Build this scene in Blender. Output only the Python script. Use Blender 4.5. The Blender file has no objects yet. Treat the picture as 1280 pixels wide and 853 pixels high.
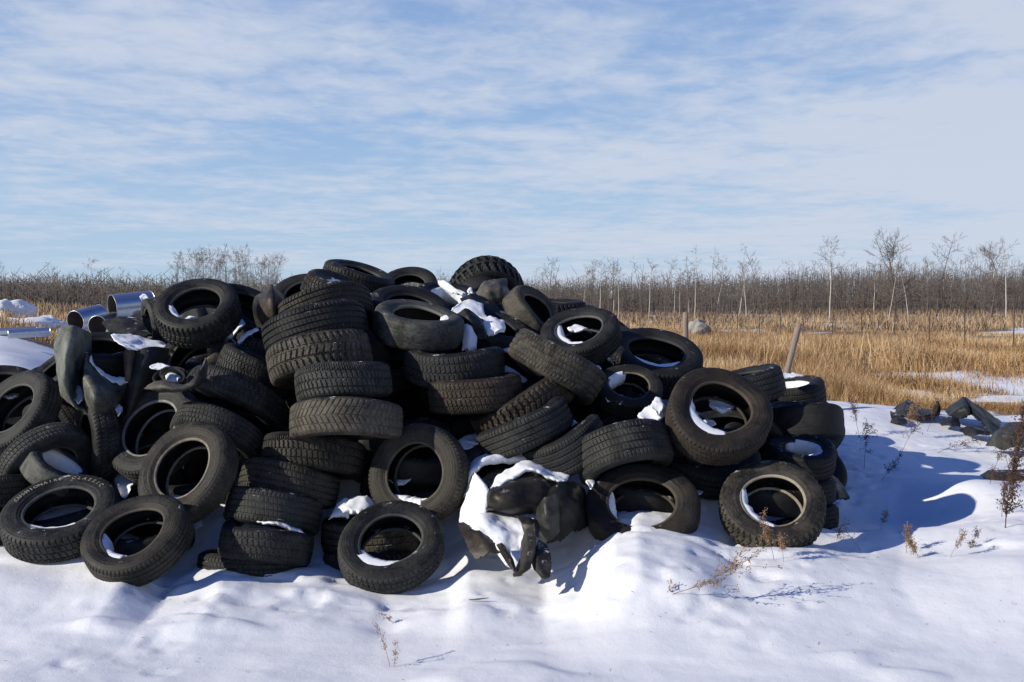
import bpy, math, random
import numpy as np
from mathutils import Vector, Matrix
S = bpy.context.scene
C = S.collection
rad = math.radians

# ---------------------------------------------------------------- camera
CAM_H, FPX, HOR = 1.75, 1350.0, 372.0
PITCH = math.atan((426.5 - HOR) / FPX)
cd = bpy.data.cameras.new('camera'); cam = bpy.data.objects.new('camera', cd); C.objects.link(cam)
cam.location = (0, 0, CAM_H); cam.rotation_euler = (math.pi / 2 - PITCH, 0, 0)
cd.sensor_width = 36.0; cd.lens = 36.0 * FPX / 1280.0; cd.clip_start = 0.05; cd.clip_end = 6000
S.camera = cam
S.render.resolution_x, S.render.resolution_y = 1024, 682
# ---------------------------------------------------------------- sky and sun
SUN_EL, SUN_AZ = 25.0, 23.0          # light travels towards +X, turned SUN_AZ degrees away from the camera
LD = Vector((math.cos(rad(SUN_AZ)) * math.cos(rad(SUN_EL)), math.sin(rad(SUN_AZ)) * math.cos(rad(SUN_EL)), -math.sin(rad(SUN_EL))))
w = bpy.data.worlds.new('World'); S.world = w; w.use_nodes = True
nt = w.node_tree; nt.nodes.clear()
def N(nt, t, **kw):
    n = nt.nodes.new(t)
    for k, v in kw.items():
        if k.startswith('i_'): n.inputs[int(k[2:]) if k[2:].isdigit() else k[2:].replace('_', ' ')].default_value = v
        else: setattr(n, k, v)
    return n
def L(nt, a, b): nt.links.new(a, b)
def build_sky():
    sky = N(nt, 'ShaderNodeTexSky', sky_type='NISHITA', sun_disc=False)
    sky.sun_elevation = rad(SUN_EL); sky.sun_rotation = math.atan2(-LD.x, -LD.y)
    sky.altitude = 250; sky.air_density = 1.0; sky.dust_density = 0.0; sky.ozone_density = 1.0
    tc = N(nt, 'ShaderNodeTexCoord'); sp = N(nt, 'ShaderNodeSeparateXYZ'); L(nt, tc.outputs['Generated'], sp.inputs[0])
    mx = N(nt, 'ShaderNodeMath', operation='MAXIMUM'); L(nt, sp.outputs[2], mx.inputs[0]); mx.inputs[1].default_value = 0.0
    ad = N(nt, 'ShaderNodeMath', operation='ADD'); L(nt, mx.outputs[0], ad.inputs[0]); ad.inputs[1].default_value = 0.055
    dx = N(nt, 'ShaderNodeMath', operation='DIVIDE'); L(nt, sp.outputs[0], dx.inputs[0]); L(nt, ad.outputs[0], dx.inputs[1])
    dy = N(nt, 'ShaderNodeMath', operation='DIVIDE'); L(nt, sp.outputs[1], dy.inputs[0]); L(nt, ad.outputs[0], dy.inputs[1])
    cb = N(nt, 'ShaderNodeCombineXYZ'); L(nt, dx.outputs[0], cb.inputs[0]); L(nt, dy.outputs[0], cb.inputs[1])
    def noise(scale, sx, sy, det, rough, off, rot=0.0):
        mp = N(nt, 'ShaderNodeMapping'); L(nt, cb.outputs[0], mp.inputs[0])
        mp.inputs['Scale'].default_value = (sx, sy, 1); mp.inputs['Location'].default_value = off; mp.inputs['Rotation'].default_value = (0, 0, rot)
        n = N(nt, 'ShaderNodeTexNoise'); L(nt, mp.outputs[0], n.inputs['Vector'])
        n.inputs['Scale'].default_value = scale; n.inputs['Detail'].default_value = det; n.inputs['Roughness'].default_value = rough
        n.inputs['Distortion'].default_value = 0.3
        return n.outputs['Fac']
    big = noise(0.30, 0.7, 0.9, 3, 0.5, (3.1, 6.1, 0), 0.12)
    mid = noise(1.6, 0.72, 0.80, 5, 0.6, (5.1, 1.2, 3), -0.10)
    fine = noise(6.0, 0.85, 0.7, 6, 0.6, (0.4, 9.1, 5), -0.2)
    def mad(a, m, b):
        n = N(nt, 'ShaderNodeMath', operation='MULTIPLY_ADD'); L(nt, a, n.inputs[0]); n.inputs[1].default_value = m
        if isinstance(b, float): n.inputs[2].default_value = b
        else: L(nt, b, n.inputs[2])
        return n.outputs[0]
    s = mad(big, 1.25, mad(mid, 0.80, mad(fine, 0.62, -1.32)))
    # more veil towards +X (right side), measured on the sky itself
    s2 = mad(dx.outputs[0], 0.038, s)
    rmp = N(nt, 'ShaderNodeMapRange'); L(nt, s2, rmp.inputs[0])
    rmp.inputs[1].default_value = -0.27; rmp.inputs[2].default_value = 0.20; rmp.inputs[3].default_value = 0.22; rmp.inputs[4].default_value = 0.90
    rmp.interpolation_type = 'SMOOTHSTEP'
    # the veil of cloud lies low in the sky; overhead it is clear
    hi = N(nt, 'ShaderNodeMapRange'); L(nt, mx.outputs[0], hi.inputs[0]); hi.inputs[1].default_value = 0.27; hi.inputs[2].default_value = 0.40; hi.inputs[3].default_value = 1.0; hi.inputs[4].default_value = 0.03
    cm = N(nt, 'ShaderNodeMath', operation='MULTIPLY'); L(nt, rmp.outputs[0], cm.inputs[0]); L(nt, hi.outputs[0], cm.inputs[1])
    mix = N(nt, 'ShaderNodeMix', data_type='RGBA'); L(nt, cm.outputs[0], mix.inputs[0])
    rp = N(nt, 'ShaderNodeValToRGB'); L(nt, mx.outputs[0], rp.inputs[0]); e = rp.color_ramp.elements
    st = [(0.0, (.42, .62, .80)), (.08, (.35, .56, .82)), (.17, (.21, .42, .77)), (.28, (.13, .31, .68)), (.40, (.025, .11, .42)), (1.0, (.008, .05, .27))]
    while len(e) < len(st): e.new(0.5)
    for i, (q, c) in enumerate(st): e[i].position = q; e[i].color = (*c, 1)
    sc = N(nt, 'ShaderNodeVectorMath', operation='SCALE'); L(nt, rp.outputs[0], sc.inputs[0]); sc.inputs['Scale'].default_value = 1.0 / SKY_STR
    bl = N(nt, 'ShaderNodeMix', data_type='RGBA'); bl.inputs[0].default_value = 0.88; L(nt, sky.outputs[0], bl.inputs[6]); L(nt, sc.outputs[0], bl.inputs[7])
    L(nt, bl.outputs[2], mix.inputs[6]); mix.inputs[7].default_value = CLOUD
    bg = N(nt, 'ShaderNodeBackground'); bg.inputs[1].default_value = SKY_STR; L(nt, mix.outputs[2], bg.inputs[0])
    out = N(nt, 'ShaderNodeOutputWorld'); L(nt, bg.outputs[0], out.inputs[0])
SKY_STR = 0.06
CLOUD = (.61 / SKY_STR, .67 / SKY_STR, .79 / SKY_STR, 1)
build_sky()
sd = bpy.data.lights.new('sun', 'SUN'); sun = bpy.data.objects.new('sun', sd); C.objects.link(sun)
sd.energy = 4.9; sd.angle = rad(0.53); sd.color = (1.0, 0.93, 0.80)
sun.rotation_euler = LD.to_track_quat('-Z', 'Y').to_euler(); sun.location = (-20, -10, 20)
S.view_settings.view_transform = 'Standard'; S.view_settings.look = 'None'
S.view_settings.exposure = 0.0; S.view_settings.gamma = 1.0; S.view_settings.use_curve_mapping = False
S.render.engine = 'CYCLES'
S.cycles.max_bounces = 6; S.cycles.diffuse_bounces = 3; S.cycles.glossy_bounces = 2

# ---------------------------------------------------------------- helpers
CR, CP = math.cos(PITCH), math.sin(PITCH)
def ray(px, py):                         # direction with unit forward component
    x = (px - 640) / FPX; y = -(py - 426.5) / FPX
    return np.array([x, CR + y * CP, -CP + y * CR])
def P(px, py, d):                        # the place at depth d seen in that direction
    r = ray(px, py) * d
    return np.array([r[0], r[1], r[2] + CAM_H])
def tag(o, label=None, cat=None, group=None, kind=None):
    if label: o['label'] = label
    if cat: o['category'] = cat
    if group: o['group'] = group
    if kind: o['kind'] = kind
    return o
def empty(name, loc=(0, 0, 0)):
    o = bpy.data.objects.new(name, None); C.objects.link(o); o.location = loc; o.empty_display_size = 0.1
    return o
def meshdata(name, V, F, mat=None, smooth=True):
    V = np.asarray(V, dtype=np.float32); me = bpy.data.meshes.new(name)
    if isinstance(F, np.ndarray):
        k = F.shape[1]; nf = len(F); me.vertices.add(len(V)); me.vertices.foreach_set('co', V.ravel())
        me.loops.add(nf * k); me.loops.foreach_set('vertex_index', F.astype(np.int32).ravel())
        me.polygons.add(nf); me.polygons.foreach_set('loop_start', np.arange(0, nf * k, k, dtype=np.int32))
        me.update(calc_edges=True)
    else:
        me.from_pydata([tuple(v) for v in V.tolist()], [], [tuple(f) for f in F]); me.update()
    me.polygons.foreach_set('use_smooth', np.full(len(me.polygons), smooth))
    if mat: me.materials.append(mat)
    return me
def mobj(name, me, parent=None):
    o = bpy.data.objects.new(name, me); C.objects.link(o)
    if parent: o.parent = parent
    return o
def hsh(ix, iy, iz=0, seed=0):
    n = (ix * 374761393 + iy * 668265263 + iz * 2147483647 + seed * 1274126177) & 0xFFFFFFFF
    n = ((n ^ (n >> 13)) * 1274126177) & 0xFFFFFFFF
    n = ((n ^ (n >> 16)) * 2246822519) & 0xFFFFFFFF
    return ((n >> 8) & 0xFFFF) / 65535.0
def vnoise(x, y, seed=0):
    x = np.asarray(x, dtype=np.float64); y = np.asarray(y, dtype=np.float64)
    xi = np.floor(x).astype(np.int64); yi = np.floor(y).astype(np.int64); fx = x - xi; fy = y - yi
    fx = fx * fx * fx * (fx * (fx * 6 - 15) + 10); fy = fy * fy * fy * (fy * (fy * 6 - 15) + 10)
    a = hsh(xi, yi, 0, seed); b = hsh(xi + 1, yi, 0, seed); c = hsh(xi, yi + 1, 0, seed); d = hsh(xi + 1, yi + 1, 0, seed)
    return (a + (b - a) * fx) * (1 - fy) + (c + (d - c) * fx) * fy - 0.5
def fbm(x, y, seed=0, oct=4, rough=0.5):
    s = 0; a = 1.0; f = 1.0; t = 0
    for i in range(oct):
        ca, sa = math.cos(i * 1.3 + .4), math.sin(i * 1.3 + .4)
        s = s + a * vnoise((x * ca - y * sa) * f + 13.7 * i, (x * sa + y * ca) * f + 7.1 * i, seed + i); t += a; a *= rough; f *= 2.03
    return s / t * 2
def sm(e0, e1, x):
    t = np.clip((x - e0) / (e1 - e0), 0, 1); return t * t * (3 - 2 * t)

# ---------------------------------------------------------------- materials
def mat(name):
    m = bpy.data.materials.new(name); m.use_nodes = True; t = m.node_tree
    b = t.nodes['Principled BSDF']; return m, t, b
def mramp(t, src, stops):
    r = N(t, 'ShaderNodeValToRGB'); L(t, src, r.inputs[0]); e = r.color_ramp.elements
    while len(e) < len(stops): e.new(0.5)
    for i, (p, c) in enumerate(stops):
        e[i].position = p; e[i].color = (c, c, c, 1) if isinstance(c, float) else (*c, 1)
    return r.outputs[0]
def mnoise(t, scale, det=4, rough=0.55, coord='Object', stretch=None, dist=0.0):
    tc = N(t, 'ShaderNodeTexCoord'); v = tc.outputs[coord]
    if stretch:
        mp = N(t, 'ShaderNodeMapping'); L(t, v, mp.inputs[0]); mp.inputs['Scale'].default_value = stretch; v = mp.outputs[0]
    n = N(t, 'ShaderNodeTexNoise'); L(t, v, n.inputs['Vector']); n.inputs['Scale'].default_value = scale
    n.inputs['Detail'].default_value = det; n.inputs['Roughness'].default_value = rough; n.inputs['Distortion'].default_value = dist
    return n.outputs['Fac']
def mbump(t, b, h, strength, dist, prev=None):
    n = N(t, 'ShaderNodeBump'); L(t, h, n.inputs['Height']); n.inputs['Strength'].default_value = strength; n.inputs['Distance'].default_value = dist
    if prev is not None: L(t, prev, n.inputs['Normal'])
    L(t, n.outputs[0], b.inputs['Normal']); return n.outputs[0]
def mmix(t, f, a, c, blend='MIX'):
    m = N(t, 'ShaderNodeMix', data_type='RGBA'); m.blend_type = blend
    if isinstance(f, float): m.inputs[0].default_value = f
    else: L(t, f, m.inputs[0])
    for i, q in ((6, a), (7, c)):
        if isinstance(q, tuple): m.inputs[i].default_value = (*q, 1)
        else: L(t, q, m.inputs[i])
    return m.outputs[2]
def rubber(name, clean, lo, hi, bumps=0.25, rings=False, rough=(0.5, 0.85)):
    """worn rubber: a dark base under dust whose colour and amount come from the object's own colour"""
    m, t, b = mat(name); oi = N(t, 'ShaderNodeObjectInfo')
    n1 = mnoise(t, 5.0, 6, 0.62, dist=0.5); n2 = mnoise(t, 38.0, 5, 0.65)
    a = N(t, 'ShaderNodeMath', operation='MULTIPLY_ADD'); L(t, n2, a.inputs[0]); a.inputs[1].default_value = 0.55; L(t, n1, a.inputs[2])
    a2 = N(t, 'ShaderNodeMath', operation='MULTIPLY_ADD'); L(t, oi.outputs['Random'], a2.inputs[0]); a2.inputs[1].default_value = 0.16; L(t, a.outputs[0], a2.inputs[2])
    f = N(t, 'ShaderNodeMapRange'); L(t, a2.outputs[0], f.inputs[0]); f.inputs[1].default_value = 0.68; f.inputs[2].default_value = 1.10
    f.inputs[3].default_value = lo; f.inputs[4].default_value = hi
    f2 = N(t, 'ShaderNodeMath', operation='MULTIPLY'); L(t, f.outputs[0], f2.inputs[0]); L(t, oi.outputs['Alpha'], f2.inputs[1])
    # a little dry snow lies where the rubber faces up
    gm = N(t, 'ShaderNodeNewGeometry'); gz = N(t, 'ShaderNodeSeparateXYZ'); L(t, gm.outputs['Normal'], gz.inputs[0])
    upf = N(t, 'ShaderNodeMapRange'); L(t, gz.outputs[2], upf.inputs[0]); upf.inputs[1].default_value = 0.80; upf.inputs[2].default_value = 0.97
    n3 = mnoise(t, 11.0, 7, 0.7); fr = mramp(t, n3, [(0.0, 0.0), (0.60, 0.0), (0.68, 1.0), (1.0, 1.0)])
    fm = N(t, 'ShaderNodeMath', operation='MULTIPLY'); L(t, upf.outputs[0], fm.inputs[0]); L(t, fr, fm.inputs[1])
    L(t, mmix(t, fm.outputs[0], mmix(t, f2.outputs[0], clean, oi.outputs['Color']), (0.75, 0.77, 0.80)), b.inputs['Base Color'])
    rr = N(t, 'ShaderNodeMapRange'); L(t, f.outputs[0], rr.inputs[0]); rr.inputs[3].default_value = rough[0]; rr.inputs[4].default_value = rough[1]
    L(t, rr.outputs[0], b.inputs['Roughness']); b.inputs['Specular IOR Level'].default_value = 0.2
    pv = mbump(t, b, n2, bumps, 0.004)
    if rings:
        tc = N(t, 'ShaderNodeTexCoord'); s = N(t, 'ShaderNodeSeparateXYZ'); L(t, tc.outputs['Object'], s.inputs[0])
        cx = N(t, 'ShaderNodeCombineXYZ'); L(t, s.outputs[0], cx.inputs[0]); L(t, s.outputs[1], cx.inputs[1])
        ln = N(t, 'ShaderNodeVectorMath', operation='LENGTH'); L(t, cx.outputs[0], ln.inputs[0])
        sn = N(t, 'ShaderNodeMath', operation='MULTIPLY'); L(t, ln.outputs['Value'], sn.inputs[0]); sn.inputs[1].default_value = 260.0
        si = N(t, 'ShaderNodeMath', operation='SINE'); L(t, sn.outputs[0], si.inputs[0])
        pv = mbump(t, b, si.outputs[0], 0.12, 0.003, pv)
        # worn moulded relief round the sidewall
        at = N(t, 'ShaderNodeMath', operation='ARCTAN2'); L(t, s.outputs[1], at.inputs[0]); L(t, s.outputs[0], at.inputs[1])
        am = N(t, 'ShaderNodeMath', operation='MULTIPLY'); L(t, at.outputs[0], am.inputs[0]); am.inputs[1].default_value = 17.0
        rm = N(t, 'ShaderNodeMath', operation='MULTIPLY'); L(t, ln.outputs['Value'], rm.inputs[0]); rm.inputs[1].default_value = 55.0
        c2 = N(t, 'ShaderNodeCombineXYZ'); L(t, am.outputs[0], c2.inputs[0]); L(t, rm.outputs[0], c2.inputs[1]); L(t, oi.outputs['Random'], c2.inputs[2])
        nz = N(t, 'ShaderNodeTexNoise'); L(t, c2.outputs[0], nz.inputs['Vector']); nz.inputs['Scale'].default_value = 1.0; nz.inputs['Detail'].default_value = 1.0
        th = mramp(t, nz.outputs['Fac'], [(0.0, 0.0), (0.50, 0.0), (0.545, 1.0), (1.0, 1.0)])
        bd = mramp(t, ln.outputs['Value'], [(0.0, 0.0), (0.372, 0.0), (0.380, 1.0), (0.424, 1.0), (0.432, 0.0), (1.0, 0.0)])
        bm = N(t, 'ShaderNodeMath', operation='MULTIPLY'); L(t, th, bm.inputs[0]); L(t, bd, bm.inputs[1])
        mbump(t, b, bm.outputs[0], 0.5, 0.003, pv)
    return m
M = {}
M['tread'] = rubber('worn_tread_rubber', (0.008, 0.008, 0.008), 0.10, 0.80, 0.35)
M['side'] = rubber('sidewall_rubber', (0.007, 0.007, 0.008), 0.06, 0.72, 0.18, True)
M['bead'] = rubber('bead_rubber', (0.02, 0.019, 0.018), 0.35, 0.95, 0.3)
M['liner'] = rubber('inner_liner_rubber', (0.007, 0.007, 0.008), 0.0, 0.22, 0.15, rough=(0.6, 0.8))
M['sheet'] = rubber('torn_rubber_sheet', (0.007, 0.007, 0.007), 0.08, 0.62, 0.3, rough=(0.38, 0.7))
def plain(name, col, rough=0.8, var=0.3, scale=8.0, bump=0.3, dist=0.01, metallic=0.0, stretch=None):
    m, t, b = mat(name); n = mnoise(t, scale, 6, 0.6, stretch=stretch)
    L(t, mmix(t, n, tuple(c * (1 - var) for c in col), tuple(min(1, c * (1 + var)) for c in col)), b.inputs['Base Color'])
    b.inputs['Roughness'].default_value = rough; b.inputs['Metallic'].default_value = metallic
    mbump(t, b, n, bump, dist); return m
def snowmat():
    m, t, b = mat('snow'); n = mnoise(t, 2.2, 4, 0.5); g = mnoise(t, 120.0, 3, 0.6); k = mnoise(t, 26.0, 5, 0.6)
    L(t, mmix(t, n, (0.80, 0.82, 0.86), (0.87, 0.88, 0.90)), b.inputs['Base Color'])
    b.inputs['Roughness'].default_value = 0.62; b.inputs['Specular IOR Level'].default_value = 0.3
    p = mbump(t, b, k, 0.22, 0.012); mbump(t, b, g, 0.25, 0.003, p); return m
M['snow'] = snowmat()
M['birch'] = plain('birch_bark', (0.50, 0.47, 0.42), 0.85, 0.5, 3.0, 0.4, stretch=(1, 1, 0.4))
M['bark'] = plain('grey_brown_bark', (0.13, 0.105, 0.09), 0.9, 0.35, 5.0)
M['twig'] = plain('twigs', (0.15, 0.127, 0.108), 0.9, 0.3, 1.5)
M['twig_pale'] = plain('pale_twigs', (0.25, 0.22, 0.195), 0.9, 0.3, 1.5)
M['weed'] = plain('dry_weed', (0.30, 0.19, 0.11), 0.85, 0.35, 20.0)
M['weedred'] = plain('red_weed_stem', (0.10, 0.055, 0.04), 0.8, 0.35, 20.0)
M['wood'] = plain('weathered_wood', (0.24, 0.19, 0.15), 0.9, 0.4, 9.0, 0.5, stretch=(4, 4, 0.5))
M['steel'] = plain('rusty_post_steel', (0.10, 0.075, 0.06), 0.8, 0.4, 9.0)
M['galv'] = plain('galvanised_steel', (0.52, 0.56, 0.60), 0.36, 0.22, 14.0, 0.1, 0.003, metallic=0.9)
M['rust'] = plain('dirty_pipe_inside', (0.07, 0.055, 0.045), 0.8, 0.4, 9.0)
M['rock'] = plain('broken_concrete', (0.33, 0.31, 0.28), 0.9, 0.3, 10.0, 0.6)

# ---------------------------------------------------------------- terrain
_px = np.array([-200, 0, 75, 120, 150, 178, 200, 240, 270, 300, 350, 400, 430, 480, 520, 560, 585, 610, 640, 680, 720, 745, 770, 800, 860, 920, 1010, 1060, 1130, 1280, 1500])
_py = np.array([690, 693, 697, 692, 686, 702, 716, 706, 696, 702, 712, 716, 722, 730, 728, 722, 710, 712, 716, 722, 706, 686, 668, 660, 668, 690, 694, 700, 706, 690, 680])
def ground(x, y):
    x = np.asarray(x, dtype=np.float64); y = np.asarray(y, dtype=np.float64)
    px = 640 + x / np.maximum(y, 6.0) * FPX
    prof = CAM_H - (np.interp(px, _px, _py) - HOR) / FPX * 6.45
    front = prof * sm(5.1, 6.35, y)
    zl = np.interp(y, [6.4, 7.4, 9, 13, 20, 30, 60, 200], [0.0, .30, .70, 1.05, 1.36, 1.42, 1.2, 0.0])
    zm = 0.62 * sm(6.6, 8.3, y) * (1 - sm(9.8, 13.5, y))
    amp = 0.64 - 0.22 * sm(3.3, 5.8, x)
    zr = amp * np.interp(y, [6.4, 8, 9.5, 11.4, 12.3, 13.5, 16, 20], [0.0, .13, .34, 1.0, 0.98, .75, .2, 0.0])
    s = x / np.maximum(y, 8.0) * 8.4
    wl = 1 - sm(-4.2, -2.0, s); wr = sm(1.4, 2.4, s)
    near = 1 - sm(9, 20, y)
    back = zl * wl + zm * (1 - wl) * (1 - wr) + zr * wr
    h = front * (1 - sm(7.5, 12, y)) + back
    # drifts and hollows beside the pile
    def g(px_, py_, d_, sx, sy, a):
        c = P(px_, py_, d_); return a * np.exp(-((x - c[0]) / sx) ** 2 - ((y - c[1]) / sy) ** 2)
    h = h + g(1105, 640, 8.0, .75, .55, -.13) + g(1215, 665, 8.2, .35, .45, .12) + g(1110, 560, 9.6, .8, .5, .06) + g(1180, 700, 7.1, .5, .25, .05)
    h = h + g(760, 760, 5.95, .22, .16, .05) + g(745, 745, 6.0, .1, .1, -.05) + g(600, 745, 5.9, .3, .2, .02) + g(310, 735, 6.0, .1, .08, -.025) + g(485, 765, 5.8, .09, .08, -.03)
    h = h + g(802, 640, 7.3, .33, .3, -.22) + g(500, 640, 7.3, .5, .35, -.12)
    far = sm(10, 30, y)
    n = 0.05 * fbm(x * .55, y * .75, 3, 3) + 0.018 * fbm(x * 1.7, y * 2.3, 9, 4, .55)
    trod = sm(-.15, .35, fbm(x * .5 + 3, y * .8, 21, 2) + .25 * sm(-2.2, -.6, x)) * sm(4.5, 5.3, y) * (1 - sm(9, 11, y))
    n = n + trod * (0.014 * fbm(x * 5.2, y * 6.5, 15, 5, .62) - 0.018 * sm(.28, .6, fbm(x * 6.3 + 5, y * 7.1, 33, 2)))
    n = n + .03 * sm(.1, .5, fbm(x * 1.3, y * 3.1, 41, 2)) * (1 - sm(6.5, 8, y))
    n = n - .02
    h = h + n * (1 + 2.0 * far)
    return h
def snow_cover(x, y):
    s = x / np.maximum(y, 8.0) * 8.4
    edge = np.where(s < -1.5, 17.0, 12.7) + 1.2 * fbm(x * .35, y * .2, 5, 3)
    near = 1 - sm(-.35, .35, y - edge)
    patch = sm(.12, .34, fbm(x * .22 + 4, y * .12, 51, 4)) * .9
    patch = patch * np.where(s > 0, sm(2.0, 4.5, s) * (1 - sm(24, 30, y)) + sm(52, 58, y), .8)
    strip = sm(3.0, 3.8, s) * sm(46, 50, y) * (1 - sm(60, 66, y)) * sm(-.2, .1, fbm(x * .15, y * .3, 8, 3))
    spots = 0
    for cx, cy, rx, ry in ((9.8, 25.2, 1.9, 1.5), (8.7, 18.8, 1.3, 1.0), (11.2, 23.5, 1.4, 1.2), (7.0, 20.5, .9, .8), (9.3, 16.2, 1.2, .6), (5.2, 22.0, .9, .9)):
        spots = np.maximum(spots, 1.0 * np.exp(-((x - cx) / rx) ** 2 - ((y - cy) / ry) ** 2) + .8 * fbm(x * 1.5, y * 1.1, 17, 4) * np.exp(-(((x - cx) / rx / 1.6) ** 2 + ((y - cy) / ry / 1.6) ** 2)))
    return np.clip(np.maximum(np.maximum(np.maximum(near, patch), strip), spots), 0, 1)
def axis(lo, hi, step, far_lo, far_hi, n):
    mid = np.arange(lo, hi + step / 2, step)
    def geo(d, n):
        r = 1.0
        a, b = 1.0001, 2.0
        for _ in range(60):
            r = (a + b) / 2; s = step * (r ** (n + 1) - r) / (r - 1)
            if s > d: b = r
            else: a = r
        return np.cumsum(step * r ** np.arange(1, n + 1))
    return np.concatenate([lo - geo(lo - far_lo, n)[::-1], mid, hi + geo(far_hi - hi, n)])
def build_ground():
    xs = axis(-5.8, 6.4, .026, -1500, 1500, 95); ys = axis(2.6, 12.2, .026, -60, 3000, 110)
    X, Y = np.meshgrid(xs, ys); Z = ground(X, Y)
    nx, ny = len(xs), len(ys)
    V = np.stack([X, Y, Z], -1).reshape(-1, 3)
    i = np.arange(ny - 1)[:, None] * nx + np.arange(nx - 1)[None, :]
    F = np.stack([i, i + 1, i + nx + 1, i + nx], -1).reshape(-1, 4)
    m, t, b = mat('snowy_ground')
    at = N(t, 'ShaderNodeAttribute'); at.attribute_name = 'snow_cover'
    n = mnoise(t, 2.2, 4, 0.5); g = mnoise(t, 160.0, 3, 0.6); k = mnoise(t, 22.0, 5, 0.6); soil = mnoise(t, 1.1, 8, 0.7); fine = mnoise(t, 9.0, 6, 0.7)
    a = N(t, 'ShaderNodeMath', operation='MULTIPLY_ADD'); L(t, fine, a.inputs[0]); a.inputs[1].default_value = 0.8; L(t, at.outputs['Fac'], a.inputs[2])
    f = N(t, 'ShaderNodeMapRange'); L(t, a.outputs[0], f.inputs[0]); f.inputs[1].default_value = 0.80; f.inputs[2].default_value = 0.98
    sc = mmix(t, n, (0.80, 0.82, 0.86), (0.87, 0.88, 0.90)); gc = mmix(t, soil, (0.15, 0.10, 0.055), (0.34, 0.24, 0.13))
    L(t, mmix(t, f.outputs[0], gc, sc), b.inputs['Base Color']); b.inputs['Roughness'].default_value = 0.65; b.inputs['Specular IOR Level'].default_value = 0.3
    p = mbump(t, b, k, 0.25, 0.012); mbump(t, b, g, 0.5, 0.004, p)
    me = meshdata('snowy_ground', V, F, m)
    at = me.attributes.new('snow_cover', 'FLOAT', 'POINT'); at.data.foreach_set('value', snow_cover(V[:, 0], V[:, 1]).astype(np.float32))
    o = mobj('snowy_ground', me); tag(o, kind='structure')
build_ground()

# ---------------------------------------------------------------- tyres
TAU = 2 * math.pi
# dust colours
GREY = (0.098, 0.100, 0.092); BROWN = (0.10, 0.088, 0.068); TAN = (0.165, 0.145, 0.11); DARK = (0.042, 0.043, 0.043); PALE = (0.19, 0.195, 0.175); WARM = (0.10, 0.076, 0.054)
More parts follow.
